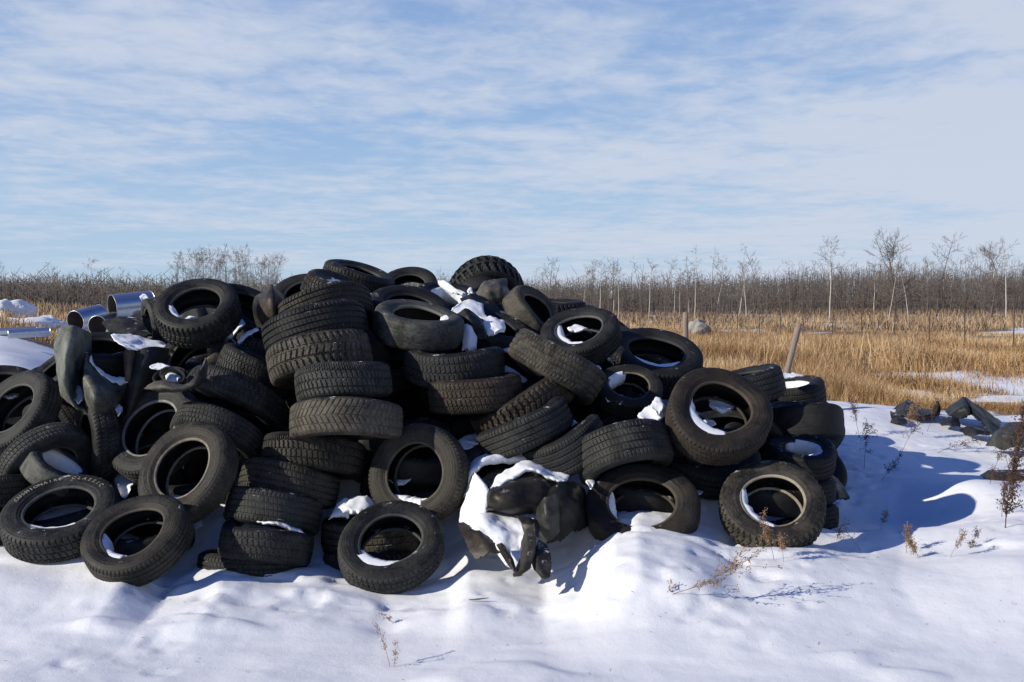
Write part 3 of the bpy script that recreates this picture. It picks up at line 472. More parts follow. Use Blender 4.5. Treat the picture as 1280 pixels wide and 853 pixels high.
FILL = [(2.244, 9.549, 0.628, -0.179, 0.763, -0.621, 0.573, 'smooth'), (-3.273, 9.774, 0.948, 0.262, 0.357, 0.897, 0.672, 'rib'), (-1.984, 9.259, 0.849, 0.342, -0.156, 0.927, 0.592, 'rib'), (-0.394, 9.6, 1.223, 0.428, -0.789, 0.442, 0.639, 'block'), (-2.873, 9.231, 1.175, 0.047, 0.046, 0.998, 0.632, 'smooth'), (-2.593, 9.975, 1.075, 0.135, 0.195, 0.972, 0.594, 'smooth'), (-2.261, 8.53, 0.98, 0.033, -0.221, 0.975, 0.627, 'smooth'), (1.188, 8.898, 1.045, 0.465, -0.12, 0.877, 0.646, 'block'), (-1.497, 8.461, 0.998, -0.974, 0.182, -0.135, 0.661, 'block'), (2.041, 9.374, 0.706, 0.148, 0.5, 0.853, 0.627, 'smooth'), (-1.166, 10.875, 0.617, 0.318, 0.533, 0.785, 0.607, 'rib'), (-0.722, 10.837, 1.643, -0.118, 0.277, 0.954, 0.663, 'rib'), (1.574, 9.44, 0.932, 0.305, 0.557, 0.772, 0.621, 'block'), (-3.738, 8.874, 0.916, 0.594, -0.468, 0.655, 0.637, 'block'), (-3.178, 8.407, 0.973, 0.039, 0.405, 0.914, 0.579, 'smooth'), (-2.664, 9.986, 0.867, 0.279, 0.448, 0.849, 0.626, 'rib'), (-1.631, 9.83, 0.783, -0.358, 0.534, 0.766, 0.612, 'rib'), (0.344, 10.581, 0.699, -0.014, -0.575, 0.818, 0.634, 'smooth'), (0.037, 10.357, 1.537, 0.092, 0.469, 0.878, 0.648, 'rib'), (0.728, 8.285, 1.002, 0.375, 0.132, 0.918, 0.631, 'rib'), (0.839, 10.181, 0.799, 0.344, 0.273, 0.899, 0.601, 'block'), (-1.425, 10.102, 0.749, -0.219, -0.488, 0.845, 0.597, 'block'), (-3.314, 8.046, 0.862, -0.181, 0.26, 0.948, 0.618, 'smooth'), (-0.556, 9.336, 1.206, 0.02, -0.674, 0.739, 0.599, 'rib'), (-2.283, 9.73, 1.308, -0.226, 0.192, 0.955, 0.639, 'smooth'), (-1.703, 9.989, 1.411, 0.771, 0.591, -0.238, 0.595, 'rib'), (0.22, 9.037, 0.856, -0.653, 0.053, 0.755, 0.636, 'block'), (-0.252, 10.552, 1.361, 0.527, -0.028, 0.849, 0.588, 'block'), (-3.537, 9.029, 0.967, -0.274, 0.719, 0.639, 0.572, 'block'), (-0.563, 8.96, 1.315, 0.262, -0.296, 0.918, 0.575, 'smooth'), (-2.077, 9.477, 1.199, -0.415, 0.411, 0.811, 0.639, 'block'), (-0.058, 10.445, 1.151, 0.069, 0.266, 0.961, 0.599, 'rib'), (-2.953, 9.548, 0.832, -0.338, 0.351, 0.874, 0.657, 'rib'), (1.969, 8.271, 0.595, 0.658, -0.135, 0.741, 0.639, 'smooth'), (-0.54, 9.969, 0.832, -0.178, -0.025, 0.984, 0.579, 'smooth'), (-0.491, 8.279, 0.822, 0.847, 0.283, -0.45, 0.641, 'block'), (0.544, 9.062, 1.27, 0.029, -0.019, 0.999, 0.663, 'block'), (-1.032, 8.751, 0.929, 0.357, -0.05, 0.933, 0.572, 'block'), (0.43, 9.946, 1.348, -0.082, -0.613, 0.786, 0.63, 'smooth'), (-1.541, 8.664, 1.223, -0.044, -0.725, 0.687, 0.567, 'block'), (-1.451, 9.381, 1.605, -0.17, -0.985, 0.006, 0.59, 'smooth'), (0.255, 10.11, 0.817, -0.589, -0.743, 0.317, 0.633, 'smooth'), (-1.39, 9.883, 1.453, 0.574, 0.803, 0.159, 0.586, 'smooth'), (-1.789, 10.666, 0.653, 0.005, 0.296, 0.955, 0.583, 'smooth'), (0.919, 9.547, 1.069, 0.082, 0.61, 0.788, 0.602, 'smooth'), (-0.411, 10.187, 0.731, -0.18, -0.221, 0.959, 0.646, 'block'), (-0.012, 9.252, 1.102, 0.059, -0.516, 0.854, 0.594, 'block'), (1.47, 9.416, 0.993, 0.448, -0.434, 0.781, 0.565, 'rib'), (-1.193, 10.032, 1.039, 0.442, -0.283, 0.851, 0.65, 'block'), (0.053, 9.533, 1.48, 0.266, -0.286, 0.921, 0.632, 'block'), (1.409, 9.888, 0.871, -0.142, 0.985, -0.099, 0.577, 'smooth'), (-2.479, 8.942, 1.239, 0.506, -0.857, -0.1, 0.671, 'smooth'), (0.083, 8.568, 0.951, -0.432, -0.122, 0.894, 0.67, 'rib'), (2.513, 9.111, 0.686, 0.21, -0.654, 0.727, 0.594, 'block'), (0.69, 9.83, 1.346, 0.315, 0.313, 0.896, 0.646, 'block'), (-1.394, 8.988, 1.098, -0.292, 0.401, 0.868, 0.58, 'rib'), (-0.797, 10.354, 1.507, 0.307, 0.668, 0.678, 0.605, 'smooth'), (-1.08, 8.441, 0.838, -0.089, 0.335, 0.938, 0.574, 'rib'), (2.54, 9.506, 0.514, -0.969, 0.192, 0.159, 0.633, 'block'), (-1.423, 7.918, 0.899, 0.644, 0.085, 0.761, 0.569, 'block'), (-2.735, 7.801, 0.764, 0.046, 0.73, 0.682, 0.658, 'smooth'), (-0.471, 8.862, 1.051, -0.053, -0.5, 0.865, 0.576, 'block'), (1.469, 8.869, 0.987, 0.349, -0.638, 0.687, 0.571, 'rib'), (-1.97, 8.758, 0.893, 0.752, 0.66, 0.014, 0.612, 'rib'), (1.006, 9.367, 1.376, 0.412, -0.015, 0.911, 0.632, 'smooth'), (-2.462, 7.973, 0.856, -0.328, 0.068, 0.942, 0.573, 'block'), (-2.247, 8.411, 1.194, -0.005, -0.132, 0.991, 0.577, 'block'), (-2.193, 10.472, 0.76, -0.019, -0.627, 0.778, 0.568, 'smooth'), (-0.849, 8.969, 0.819, 0.191, -0.582, 0.79, 0.618, 'smooth'), (-0.898, 8.637, 1.304, -0.376, -0.345, 0.86, 0.601, 'block'), (-2.716, 10.532, 0.707, -0.228, 0.664, -0.712, 0.583, 'rib'), (-2.87, 9.715, 1.399, -0.794, -0.529, 0.301, 0.649, 'smooth'), (-2.769, 8.305, 1.096, 0.894, -0.001, 0.448, 0.646, 'smooth'), (2.363, 8.589, 0.368, -0.98, -0.164, -0.11, 0.624, 'block'), (0.617, 8.674, 0.91, -0.556, 0.35, -0.754, 0.631, 'smooth'), (0.627, 9.536, 0.959, -0.245, -0.228, 0.942, 0.668, 'smooth'), (-1.166, 9.088, 1.314, -0.239, 0.425, 0.873, 0.62, 'rib'), (-1.057, 10.805, 0.943, 0.339, 0.349, 0.874, 0.656, 'block'), (-1.946, 10.062, 1.643, 0.501, -0.44, 0.746, 0.643, 'smooth'), (-4.387, 7.349, 0.827, 0.928, 0.0, 0.372, 0.639, 'block'), (-2.539, 10.578, 0.679, 0.078, 0.533, 0.843, 0.569, 'rib'), (2.357, 8.901, 0.471, 0.349, 0.327, 0.878, 0.661, 'block'), (-1.465, 9.28, 0.783, 0.719, -0.237, 0.653, 0.591, 'block'), (0.349, 9.946, 0.747, 0.006, 0.266, 0.964, 0.611, 'smooth'), (-0.629, 10.169, 1.243, -0.07, 0.192, 0.979, 0.627, 'rib'), (0.669, 10.256, 0.932, 0.707, 0.703, 0.076, 0.588, 'block'), (-0.796, 10.794, 1.188, 0.487, 0.219, 0.845, 0.563, 'smooth'), (-0.864, 10.911, 0.571, 0.284, -0.059, 0.957, 0.662, 'block'), (-0.31, 10.721, 0.834, -0.333, 0.007, 0.943, 0.565, 'smooth'), (-3.082, 8.625, 1.167, -0.619, 0.326, 0.715, 0.6, 'block'), (-4.006, 8.851, 0.908, 0.642, -0.171, 0.747, 0.612, 'block'), (0.08, 9.905, 0.944, -0.651, -0.051, 0.758, 0.566, 'smooth'), (-1.125, 9.774, 1.041, -0.704, -0.158, 0.693, 0.577, 'block'), (-0.363, 9.542, 0.782, 0.243, -0.638, 0.731, 0.624, 'block'), (0.188, 7.785, 0.75, 0.316, 0.777, -0.545, 0.607, 'rib'), (-2.381, 9.07, 1.382, 0.856, 0.079, -0.511, 0.616, 'rib'), (-3.709, 7.841, 0.738, 0.145, -0.048, 0.988, 0.598, 'rib'), (1.56, 8.434, 0.947, 0.452, -0.243, 0.859, 0.59, 'rib'), (-3.247, 10.29, 0.771, 0.065, -0.324, 0.944, 0.664, 'block'), (-0.964, 7.68, 0.699, 0.885, -0.103, -0.455, 0.593, 'rib'), (-1.37, 10.168, 1.394, -0.57, 0.035, 0.821, 0.651, 'block'), (-2.027, 9.883, 1.013, 0.104, -0.506, 0.856, 0.599, 'block'), (-1.629, 9.31, 1.499, -0.259, -0.027, 0.966, 0.647, 'block'), (1.19, 7.364, 0.625, 0.197, 0.557, 0.807, 0.632, 'block'), (-1.739, 9.164, 1.115, 0.783, 0.167, -0.599, 0.644, 'rib'), (-3.506, 9.602, 0.898, 0.069, 0.548, 0.834, 0.564, 'rib'), (-0.883, 9.652, 1.557, 0.315, 0.17, 0.934, 0.582, 'smooth'), (0.049, 8.613, 1.171, -0.214, -0.053, 0.975, 0.63, 'rib'), (-0.663, 7.38, 0.674, -0.181, -0.628, 0.757, 0.583, 'rib'), (-1.425, 10.349, 1.707, -0.325, -0.391, 0.861, 0.64, 'rib'), (-2.14, 7.84, 0.821, -0.901, 0.015, 0.433, 0.639, 'block'), (2.584, 9.813, 0.573, -0.295, -0.95, 0.101, 0.623, 'rib'), (-1.684, 10.547, 0.696, 0.866, 0.3, 0.401, 0.583, 'smooth'), (-0.681, 9.889, 1.096, 0.061, 0.146, 0.987, 0.615, 'smooth'), (-0.743, 7.369, 0.426, 0.306, -0.344, 0.888, 0.591, 'block'), (-2.825, 8.979, 0.91, 0.297, -0.331, 0.896, 0.595, 'block'), (0.197, 10.634, 1.549, 0.292, 0.087, 0.952, 0.613, 'rib'), (2.201, 7.992, 0.452, 0.139, -0.648, 0.749, 0.572, 'block'), (-2.863, 9.493, 1.368, -0.04, 0.03, 0.999, 0.649, 'smooth'), (0.587, 10.584, 0.655, 0.425, -0.904, 0.041, 0.604, 'smooth'), (0.316, 7.72, 0.679, 0.122, 0.468, 0.876, 0.57, 'block'), (-3.56, 9.394, 1.254, -0.047, -0.189, 0.981, 0.614, 'block'), (-3.25, 10.065, 0.818, 0.992, 0.044, 0.115, 0.622, 'block'), (-1.287, 10.668, 1.495, 0.553, -0.639, -0.536, 0.636, 'smooth'), (1.706, 8.524, 0.844, 0.707, -0.698, 0.114, 0.633, 'smooth'), (-1.172, 8.254, 1.252, 0.684, 0.619, 0.386, 0.642, 'block'), (-0.41, 10.628, 0.7, -0.118, 0.789, -0.603, 0.664, 'rib'), (1.714, 7.845, 0.638, 0.156, -0.981, -0.113, 0.561, 'rib'), (-2.104, 9.945, 1.558, 0.739, -0.268, -0.618, 0.653, 'block'), (-0.85, 9.294, 0.822, -0.071, -0.366, 0.928, 0.577, 'block'), (0.491, 10.411, 1.241, 0.165, 0.249, 0.954, 0.596, 'block'), (-1.803, 9.75, 0.77, -0.244, -0.547, 0.801, 0.599, 'smooth'), (0.804, 9.34, 0.902, 0.679, 0.394, 0.62, 0.609, 'rib'), (-2.027, 7.457, 0.652, 0.558, -0.57, -0.603, 0.583, 'block'), (-0.339, 10.809, 1.351, -0.349, 0.078, 0.934, 0.622, 'smooth'), (-0.598, 8.183, 1.113, -0.315, -0.374, 0.873, 0.59, 'rib'), (0.881, 10.061, 1.458, 0.553, -0.211, 0.806, 0.586, 'smooth'), (-2.744, 8.077, 1.066, -0.119, 0.379, -0.918, 0.607, 'rib'), (-2.176, 10.205, 0.857, -0.345, -0.711, 0.612, 0.604, 'rib'), (-2.713, 8.884, 0.862, -0.363, -0.618, -0.697, 0.593, 'smooth'), (1.866, 9.09, 0.82, 0.273, 0.962, 0.004, 0.582, 'rib'), (-3.34, 8.921, 1.072, 0.929, -0.358, 0.096, 0.652, 'rib'), (-1.548, 8.1, 0.962, -0.139, -0.255, 0.957, 0.566, 'rib'), (1.083, 7.554, 0.768, 0.094, 0.54, 0.836, 0.577, 'smooth'), (-1.311, 7.802, 0.711, -0.115, 0.29, 0.95, 0.638, 'smooth'), (-1.019, 10.355, 0.74, -0.013, -0.318, 0.948, 0.588, 'smooth'), (-1.185, 9.43, 1.169, -0.138, -0.872, 0.469, 0.645, 'rib'), (-0.472, 10.818, 1.525, -0.404, 0.266, 0.875, 0.568, 'rib')]

def frame(n, spin):
    z = Vector(n); x = Vector((0, 0, 1)).cross(z)
    if x.length < 1e-3: x = Vector((1, 0, 0))
    x.normalize(); y = z.cross(x); m = Matrix((x, y, z)).transposed(); return m @ Matrix.Rotation(spin, 3, 'Z')
SNOWQ = []
def lettering(txt, a0, a1, rr, size):
    V, F = [], []; dg = bpy.context.evaluated_depsgraph_get()
    for q, ch in enumerate(txt):
        cu = bpy.data.curves.new('letter', 'FONT'); cu.body = ch; cu.size = size; cu.extrude = .003; cu.align_x = 'CENTER'
        ob = bpy.data.objects.new('letter', cu); C.objects.link(ob); dg = bpy.context.evaluated_depsgraph_get(); me = ob.evaluated_get(dg).to_mesh()
        a = rad(a0 + (a1 - a0) * (q + .5) / len(txt)); cs, sn = math.cos(a - math.pi / 2), math.sin(a - math.pi / 2); o = len(V)
        for v in me.vertices:
            x, y = v.co.x, v.co.y - size * .35; V.append((x * cs - y * sn + rr * math.cos(a), x * sn + y * cs + rr * math.sin(a), v.co.z))
        for p in me.polygons: F.append(tuple(o + i for i in p.vertices))
        ob.evaluated_get(dg).to_mesh_clear(); bpy.data.objects.remove(ob); bpy.data.curves.remove(cu)
    return np.array(V), F
M['letters'] = plain('pale_raised_lettering', (0.30, 0.28, 0.20), 0.8, 0.5, 30.0)
def add_tyre(i, spec):
    px, py, A, r, phi, d, kind, k, dust, amt, snow, label = spec
    d = DEP.get(i, d); c, n, u, up, D = pose(px, py, A, r, phi, d)
    root = empty('tyre'); root.location = c
    spin = hsh(i * 7, 3, 0, 5) * TAU; R3 = frame(n, spin)
    root.rotation_euler = R3.to_euler(); root.scale = (D, D, D)
    tag(root, label, 'tyre', 'tyres heaped in the pile')
    var = [0, 1, 2, 1, 0, 2, 1, 3][i % 8] if kind != 'smooth' else [1, 2, 3][i % 3]
    if label.startswith('tyre with pale lettering'): var = 0
    for nm, me in tyre_meshes(kind, k, var):
        o = mobj(nm, me, root); f = 1.0
        if nm == 'bead': f = 3.2 if any(q in label for q in ('whitewall', 'bead ring', 'bead arch')) else 1.3
        if nm == 'sidewall': f = .72 if 'whitewall' not in label else 1.0
        if nm == 'inner_liner': f = .6
        o.color = (dust[0] * f, dust[1] * f, dust[2] * f, min(1.2, amt))
    if label.startswith('tyre with pale lettering'):
        V_, F_ = lettering('CUSHIONAIRE', 152, 84, .398, .052); V2_, F2_ = lettering('CLASSIC', 74, 22, .398, .052)
        # turn the words so that they start at the upper left of the face as seen
        x_ = R3.transposed() @ Vector(u); base = math.atan2(x_.y, x_.x)
        for V3, F3 in ((V_, F_), (V2_, F2_)):
            if not len(V3): continue
            cs, sn = math.cos(base), math.sin(base); W3 = np.stack([V3[:, 0] * cs - V3[:, 1] * sn, V3[:, 0] * sn + V3[:, 1] * cs, V3[:, 2] + k / 2 * 1.0 + .001], -1)
            o = mobj('lettering', meshdata('lettering', W3, F3, M['letters'], False), root)
    if snow:
        for (ang, hw, fill) in snow: SNOWQ.append((c, n, u, up, D, k, kind, ang, hw, fill, i))
    return root
TYRES = [add_tyre(i, s) for i, s in enumerate(T)]
for i_, dz, dd, dx in ((41, .12, .44, 0), (41, -.10, .46, .05), (44, .10, .42, 0), (44, -.10, .44, -.04), (17, .08, .42, 0), (17, -.12, .44, .05), (42, -.12, .5, .05), (0, -.02, .36, .0), (1, .0, .36, .05), (2, -.1, .44, 0), (60, -.05, .4, 0), (61, .0, .4, 0)):  # extra tyres added right behind the open ones so their holes look dark
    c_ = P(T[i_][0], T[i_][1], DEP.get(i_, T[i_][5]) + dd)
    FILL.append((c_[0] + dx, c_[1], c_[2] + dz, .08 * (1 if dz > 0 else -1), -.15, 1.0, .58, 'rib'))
for j, (x, y, z, nx, ny, nz, D, kd) in enumerate(FILL):  # second layer of tyres, added to fill the heap and darken its gaps
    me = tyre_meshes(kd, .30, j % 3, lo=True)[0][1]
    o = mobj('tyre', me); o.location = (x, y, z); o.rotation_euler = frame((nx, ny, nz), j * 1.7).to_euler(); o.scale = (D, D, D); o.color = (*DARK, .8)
    tag(o, 'plain dark filler tyre added deep inside the pile behind its gaps', 'tyre', 'dark filler tyres added in the gaps of the pile')
# snow caught inside the tyres and lying on them
snowV, snowF = [], []
def add_geo(V, F):
    o = sum(len(v) for v in snowV); snowV.append(np.asarray(V)); snowF.append(np.asarray(F) + o)
for (c, n, u, up, D, k, kind, ang, hw, fill, i) in SNOWQ:
    rb = rimb(kind); w2 = k / 2; nt_, ns_ = 60, 12
    # angle measured in the picture plane, turned into an angle round the tyre's own axis
    dirv = math.cos(rad(ang)) * u + math.sin(rad(ang)) * up; dirv = dirv - n * np.dot(dirv, n); dirv /= np.linalg.norm(dirv); e2 = np.cross(n, dirv)
    V = []
    for a in range(nt_ + 1):
        t = a / nt_ * 2 - 1; th = rad(hw) * 1.2 * t; e = math.sqrt(max(0.0, 1 - t * t)) ** .8
        nz_ = .006 * float(vnoise(a * .35, i * 3.1, 2)) + .003 * float(vnoise(a * 1.1, i, 5))
        lift = .8 + .5 * float(vnoise(a * .16, i * 1.7, 8))
        rt = (rb + .035) * (1 - e) + (rb - .030 - .17 * fill * lift + nz_) * e
        for b in range(ns_):
            q = b / ns_ * TAU; rr_ = (rt + .46) / 2 - math.sin(q) * ((.46 - rt) / 2)
            lim = .62 * w2 + (.86 - .62) * w2 * min(1.0, max(0.0, (rr_ - (rb + .02)) / .06))
            if rr_ < rb + .012: lim = .80 * w2 + .008
            zc = math.copysign(abs(math.cos(q)) ** .6, math.cos(q)) * lim
            p = c + D * ((dirv * math.cos(th) + e2 * math.sin(th)) * rr_ + n * zc); V.append(p)
    F = [[a * ns_ + b, a * ns_ + (b + 1) % ns_, (a + 1) * ns_ + (b + 1) % ns_, (a + 1) * ns_ + b] for a in range(nt_) for b in range(ns_)]
    add_geo(V, F)

# ---------------------------------------------------------------- sheets: torn rubber, snow masses
def catmull(Pn, t):
    n = len(Pn) - 1; i = min(int(t), n - 1); f = t - i
    p = lambda k: Pn[max(0, min(n, k))]
    a, b, c, d = p(i - 1), p(i), p(i + 1), p(i + 2)
    return 0.5 * (2 * b + (c - a) * f + (2 * a - 5 * b + 4 * c - d) * f * f + (3 * b - a - 3 * c + d) * f ** 3)
def sheet_geo(rows, thick, sub=8, noise=0.0, nscale=9.0, edge=0.0, seed=0, closed=False, down=False, ridge=0.0, lin=False):
    """a solid sheet through a grid of (px, py, depth) control points; closed = the first column joins the last"""
    G = np.array([[P(*q) for q in r] for r in rows]); m, n = G.shape[:2]
    if closed: G = np.concatenate([G, G[:, :1]], 1); n += 1
    U = np.linspace(0, m - 1, (m - 1) * sub + 1); W_ = np.linspace(0, n - 1, (n - 1) * sub + 1)
    ip = (lambda Q, t: Q[min(int(t), len(Q) - 2)] * (1 - (t - min(int(t), len(Q) - 2))) + Q[min(int(t), len(Q) - 2) + 1] * (t - min(int(t), len(Q) - 2))) if lin else catmull
    A = np.array([[ip([ip(list(G[i]), v) for i in range(m)], u) for v in W_] for u in U])
    a, b = A.shape[:2]
    du = np.gradient(A, axis=0); dv = np.gradient(A, axis=1); nn = np.cross(du, dv); nn /= np.linalg.norm(nn, axis=-1, keepdims=True) + 1e-9
    if np.sum(nn * (A - np.array([0, 0, CAM_H]))) > 0: nn = -nn
    if ridge: A = A + nn * (ridge * (1 - 2 * np.abs(fbm(A[..., 0] * 5 + seed * 3.3, A[..., 2] * 5 + A[..., 1] * 3, seed + 5, 3))))[..., None]
    if noise: A = A + nn * (noise * fbm(A[..., 0] * nscale + seed, A[..., 2] * nscale + A[..., 1] * nscale * .7, seed, 4, .55))[..., None]
    if edge:
        # ragged border
        rg = edge * (fbm(np.arange(b) * .5, np.full(b, seed + 1.0), seed, 3))
        A[0] += du[0] / (np.linalg.norm(du[0], axis=-1, keepdims=True) + 1e-9) * rg[:, None]; A[-1] += du[-1] / (np.linalg.norm(du[-1], axis=-1, keepdims=True) + 1e-9) * rg[::-1, None]
    uu = np.linspace(-1, 1, a)[:, None]; vv = np.linspace(-1, 1, b)[None]
    if down: rim = np.sqrt(np.clip(1 - uu ** 4, 0, 1)) * np.sqrt(np.clip(1 - vv ** 4, 0, 1))
    else: rim = np.ones((a, b))
    th = thick * (.12 + .88 * rim)
    B = A - nn * th[..., None] * .5; A = A + nn * th[..., None] * .5
    if down: B = A - np.array([0, -.35, 1.0]) * (th * 1.3)[..., None]
    V = np.concatenate([A.reshape(-1, 3), B.reshape(-1, 3)]); o = a * b
    F = []
    for i in range(a - 1):
        for j in range(b - 1):
            p = i * b + j; F.append((p, p + b, p + b + 1, p + 1)); F.append((o + p, o + p + 1, o + p + b + 1, o + p + b))
    R = []
    for j in range(b - 1): R.append((j, j + 1, o + j + 1, o + j)); p = (a - 1) * b + j; R.append((p, o + p, o + p + 1, p + 1))
    for i in range(a - 1): p = i * b; R.append((p, o + p, o + p + b, p + b)); p = i * b + b - 1; R.append((p, p + b, o + p + b, o + p))
    if down: return V, np.array(F + R)
    R = np.array(R); k = len(V); V2 = V[R.ravel()]
    return np.concatenate([V, V2]), np.concatenate([np.array(F), np.arange(len(V2)).reshape(-1, 4) + k])
def sheet(name, rows, thick, m, label=None, cat=None, parent=None, color=(*BROWN, .8), kind=None, **kw):
    V, F = sheet_geo(rows, thick, **kw); c = V.mean(0) if parent is None else np.zeros(3)
    o = mobj(name, meshdata(name, V - c, F, m), parent); o.location = c; o.color = color
    if parent is None: tag(o, label, cat, kind=kind)
    return o
def snow_mass(rows, thick=.06, **kw):
    thick *= .45; kw['noise'] = max(.017, kw.get('noise', 0)) ; kw.setdefault('nscale', 13.0); kw.setdefault('edge', .035); kw.setdefault('down', True); kw.setdefault('seed', len(snowV))
    V, F = sheet_geo(rows, thick, **kw); add_geo(V, F)

# crumpled inner tube hung over the left of the pile (three lobes of one skin)
tube = sheet('crumpled_inner_tube', [
    [(74, 412, 7.40), (84, 408, 7.30), (95, 409, 7.30), (104, 412, 7.44), (112, 416, 7.70)],
    [(71, 434, 7.36), (82, 430, 7.20), (95, 431, 7.26), (104, 438, 7.58), (112, 440, 7.9)],
    [(72, 462, 7.34), (81, 458, 7.14), (91, 456, 7.28), (99, 466, 7.62), (109, 464, 7.85)],
    [(77, 488, 7.30), (83, 486, 7.16), (89, 488, 7.28), (98, 492, 7.50), (108, 486, 7.62)],
    [(83, 500, 7.28), (90, 506, 7.20), (97, 512, 7.20), (104, 512, 7.26), (110, 506, 7.32)]], .012, M['sheet'],
    'large crumpled grey inner tube draped over the dark tyre at far left', 'inner tube', color=(.26, .27, .23, 1.2), noise=.012, nscale=6, sub=10, ridge=.012)
sheet('inner_tube_flap', [
    [(107, 442, 7.40), (118, 455, 7.46), (132, 468, 7.46), (148, 478, 7.50), (160, 474, 7.52)],
    [(105, 468, 7.20), (117, 476, 7.18), (132, 484, 7.22), (148, 490, 7.36), (158, 488, 7.48)],
    [(106, 494, 7.20), (118, 500, 7.08), (132, 502, 7.16), (146, 504, 7.34), (154, 500, 7.48)],
    [(108, 512, 7.30), (120, 516, 7.20), (132, 518, 7.26), (144, 516, 7.38), (152, 508, 7.50)]], .014, M['sheet'], parent=None,
    label='smooth bulging flap of inner tube sagging under the long crescent of snow at left', cat='rubber flap', color=(.21, .21, .175, 1.2), noise=.010, nscale=6, sub=10)
sheet('rubber_flap', [
    [(164, 444, 7.60), (176, 438, 7.52), (192, 434, 7.56), (212, 436, 7.7)],
    [(162, 470, 7.52), (172, 462, 7.40), (188, 456, 7.46), (204, 458, 7.66)],
    [(158, 494, 7.46), (168, 490, 7.36), (180, 488, 7.44), (192, 482, 7.6)],
    [(152, 520, 7.44), (158, 524, 7.38), (164, 520, 7.42), (172, 508, 7.5)]], .016, M['sheet'],
    'dark curved rubber flap standing between the crumpled tube and the open grey tyre', 'rubber flap', color=(.07, .065, .055, .8), noise=.01, sub=9)
sheet('rubber_scrap', [
    [(156, 441, 7.52), (162, 436, 7.5), (170, 440, 7.56)], [(158, 462, 7.48), (161, 460, 7.44), (165, 462, 7.48)], [(159, 476, 7.46), (160, 477, 7.44), (162, 474, 7.46)]],
    .03, M['sheet'], 'small tan wedge of rubber beside the curved rubber flap', 'rubber scrap', color=(.22, .16, .11, 1))
# torn ring in front of the tan dusty tyre
sheet('torn_tyre_ring', [
    [(180, 486, 7.10), (196, 477, 7.06), (216, 478, 7.04), (234, 480, 7.05), (250, 462, 7.14), (258, 448, 7.25)],
    [(190, 487, 7.04), (204, 484, 6.99), (220, 486, 6.97), (238, 484, 7.00), (252, 474, 7.12), (259, 458, 7.25)],
    [(200, 490, 7.08), (208, 489, 7.04), (222, 490, 7.02), (238, 486, 7.06), (250, 481, 7.18), (258, 468, 7.30)]], .012, M['sheet'],
    'torn strip of tyre casing curling in front of the tan dusty open tyre', 'torn casing', color=(.16, .145, .12, 1), noise=.012, nscale=8, edge=.012, sub=10)
def hoop(name, cx, cy, d, ax, ay, tilt, wd, label, color, arc=(0, 360), depth=.12):
    n = 22; a0, a1 = arc; rows = []
    for s in (0, .5, 1):
        row = []
        for q in range(n):
            t = rad(a0 + (a1 - a0) * q / (n - 1 if (a1 - a0) < 359 else n)); x = ax * math.cos(t); y = ay * math.sin(t); c_, s_ = math.cos(rad(tilt)), math.sin(rad(tilt))
            row.append((cx + x * c_ - y * s_ + s * wd[0], cy - (x * s_ + y * c_) + s * wd[1], d + depth * math.sin(t) + s * .05))
        rows.append(row)
    return sheet(name, rows, .012, M['sheet'], label, 'torn casing', color=color, sub=3, closed=(a1 - a0) > 359)
hoop('rubber_loop', 212, 470, 7.16, 21, 10, 10, (2, 5), 'thin loop of torn bead wire and rubber over the open grey tyre', (.09, .085, .075, .8), (20, 250))
hoop('small_rubber_loop', 215, 469, 7.10, 15, 9, -12, (3, 5), 'small curled ring of rubber nested in the torn loop at upper left', (.10, .09, .075, .9), depth=.08)
# folded casing left of the column top
sheet('folded_casing', [
    [(336, 358, 8.30), (326, 374, 8.15), (322, 392, 8.10), (330, 408, 8.12)],
    [(340, 356, 8.22), (340, 372, 8.02), (342, 392, 8.0), (346, 402, 8.05)],
    [(344, 366, 8.28), (352, 378, 8.16), (352, 390, 8.14), (350, 398, 8.14)]], .016, M['sheet'],
    'folded brown rubber casing poking up left of the column top', 'rubber scrap', color=(.12, .09, .065, 1), noise=.01)
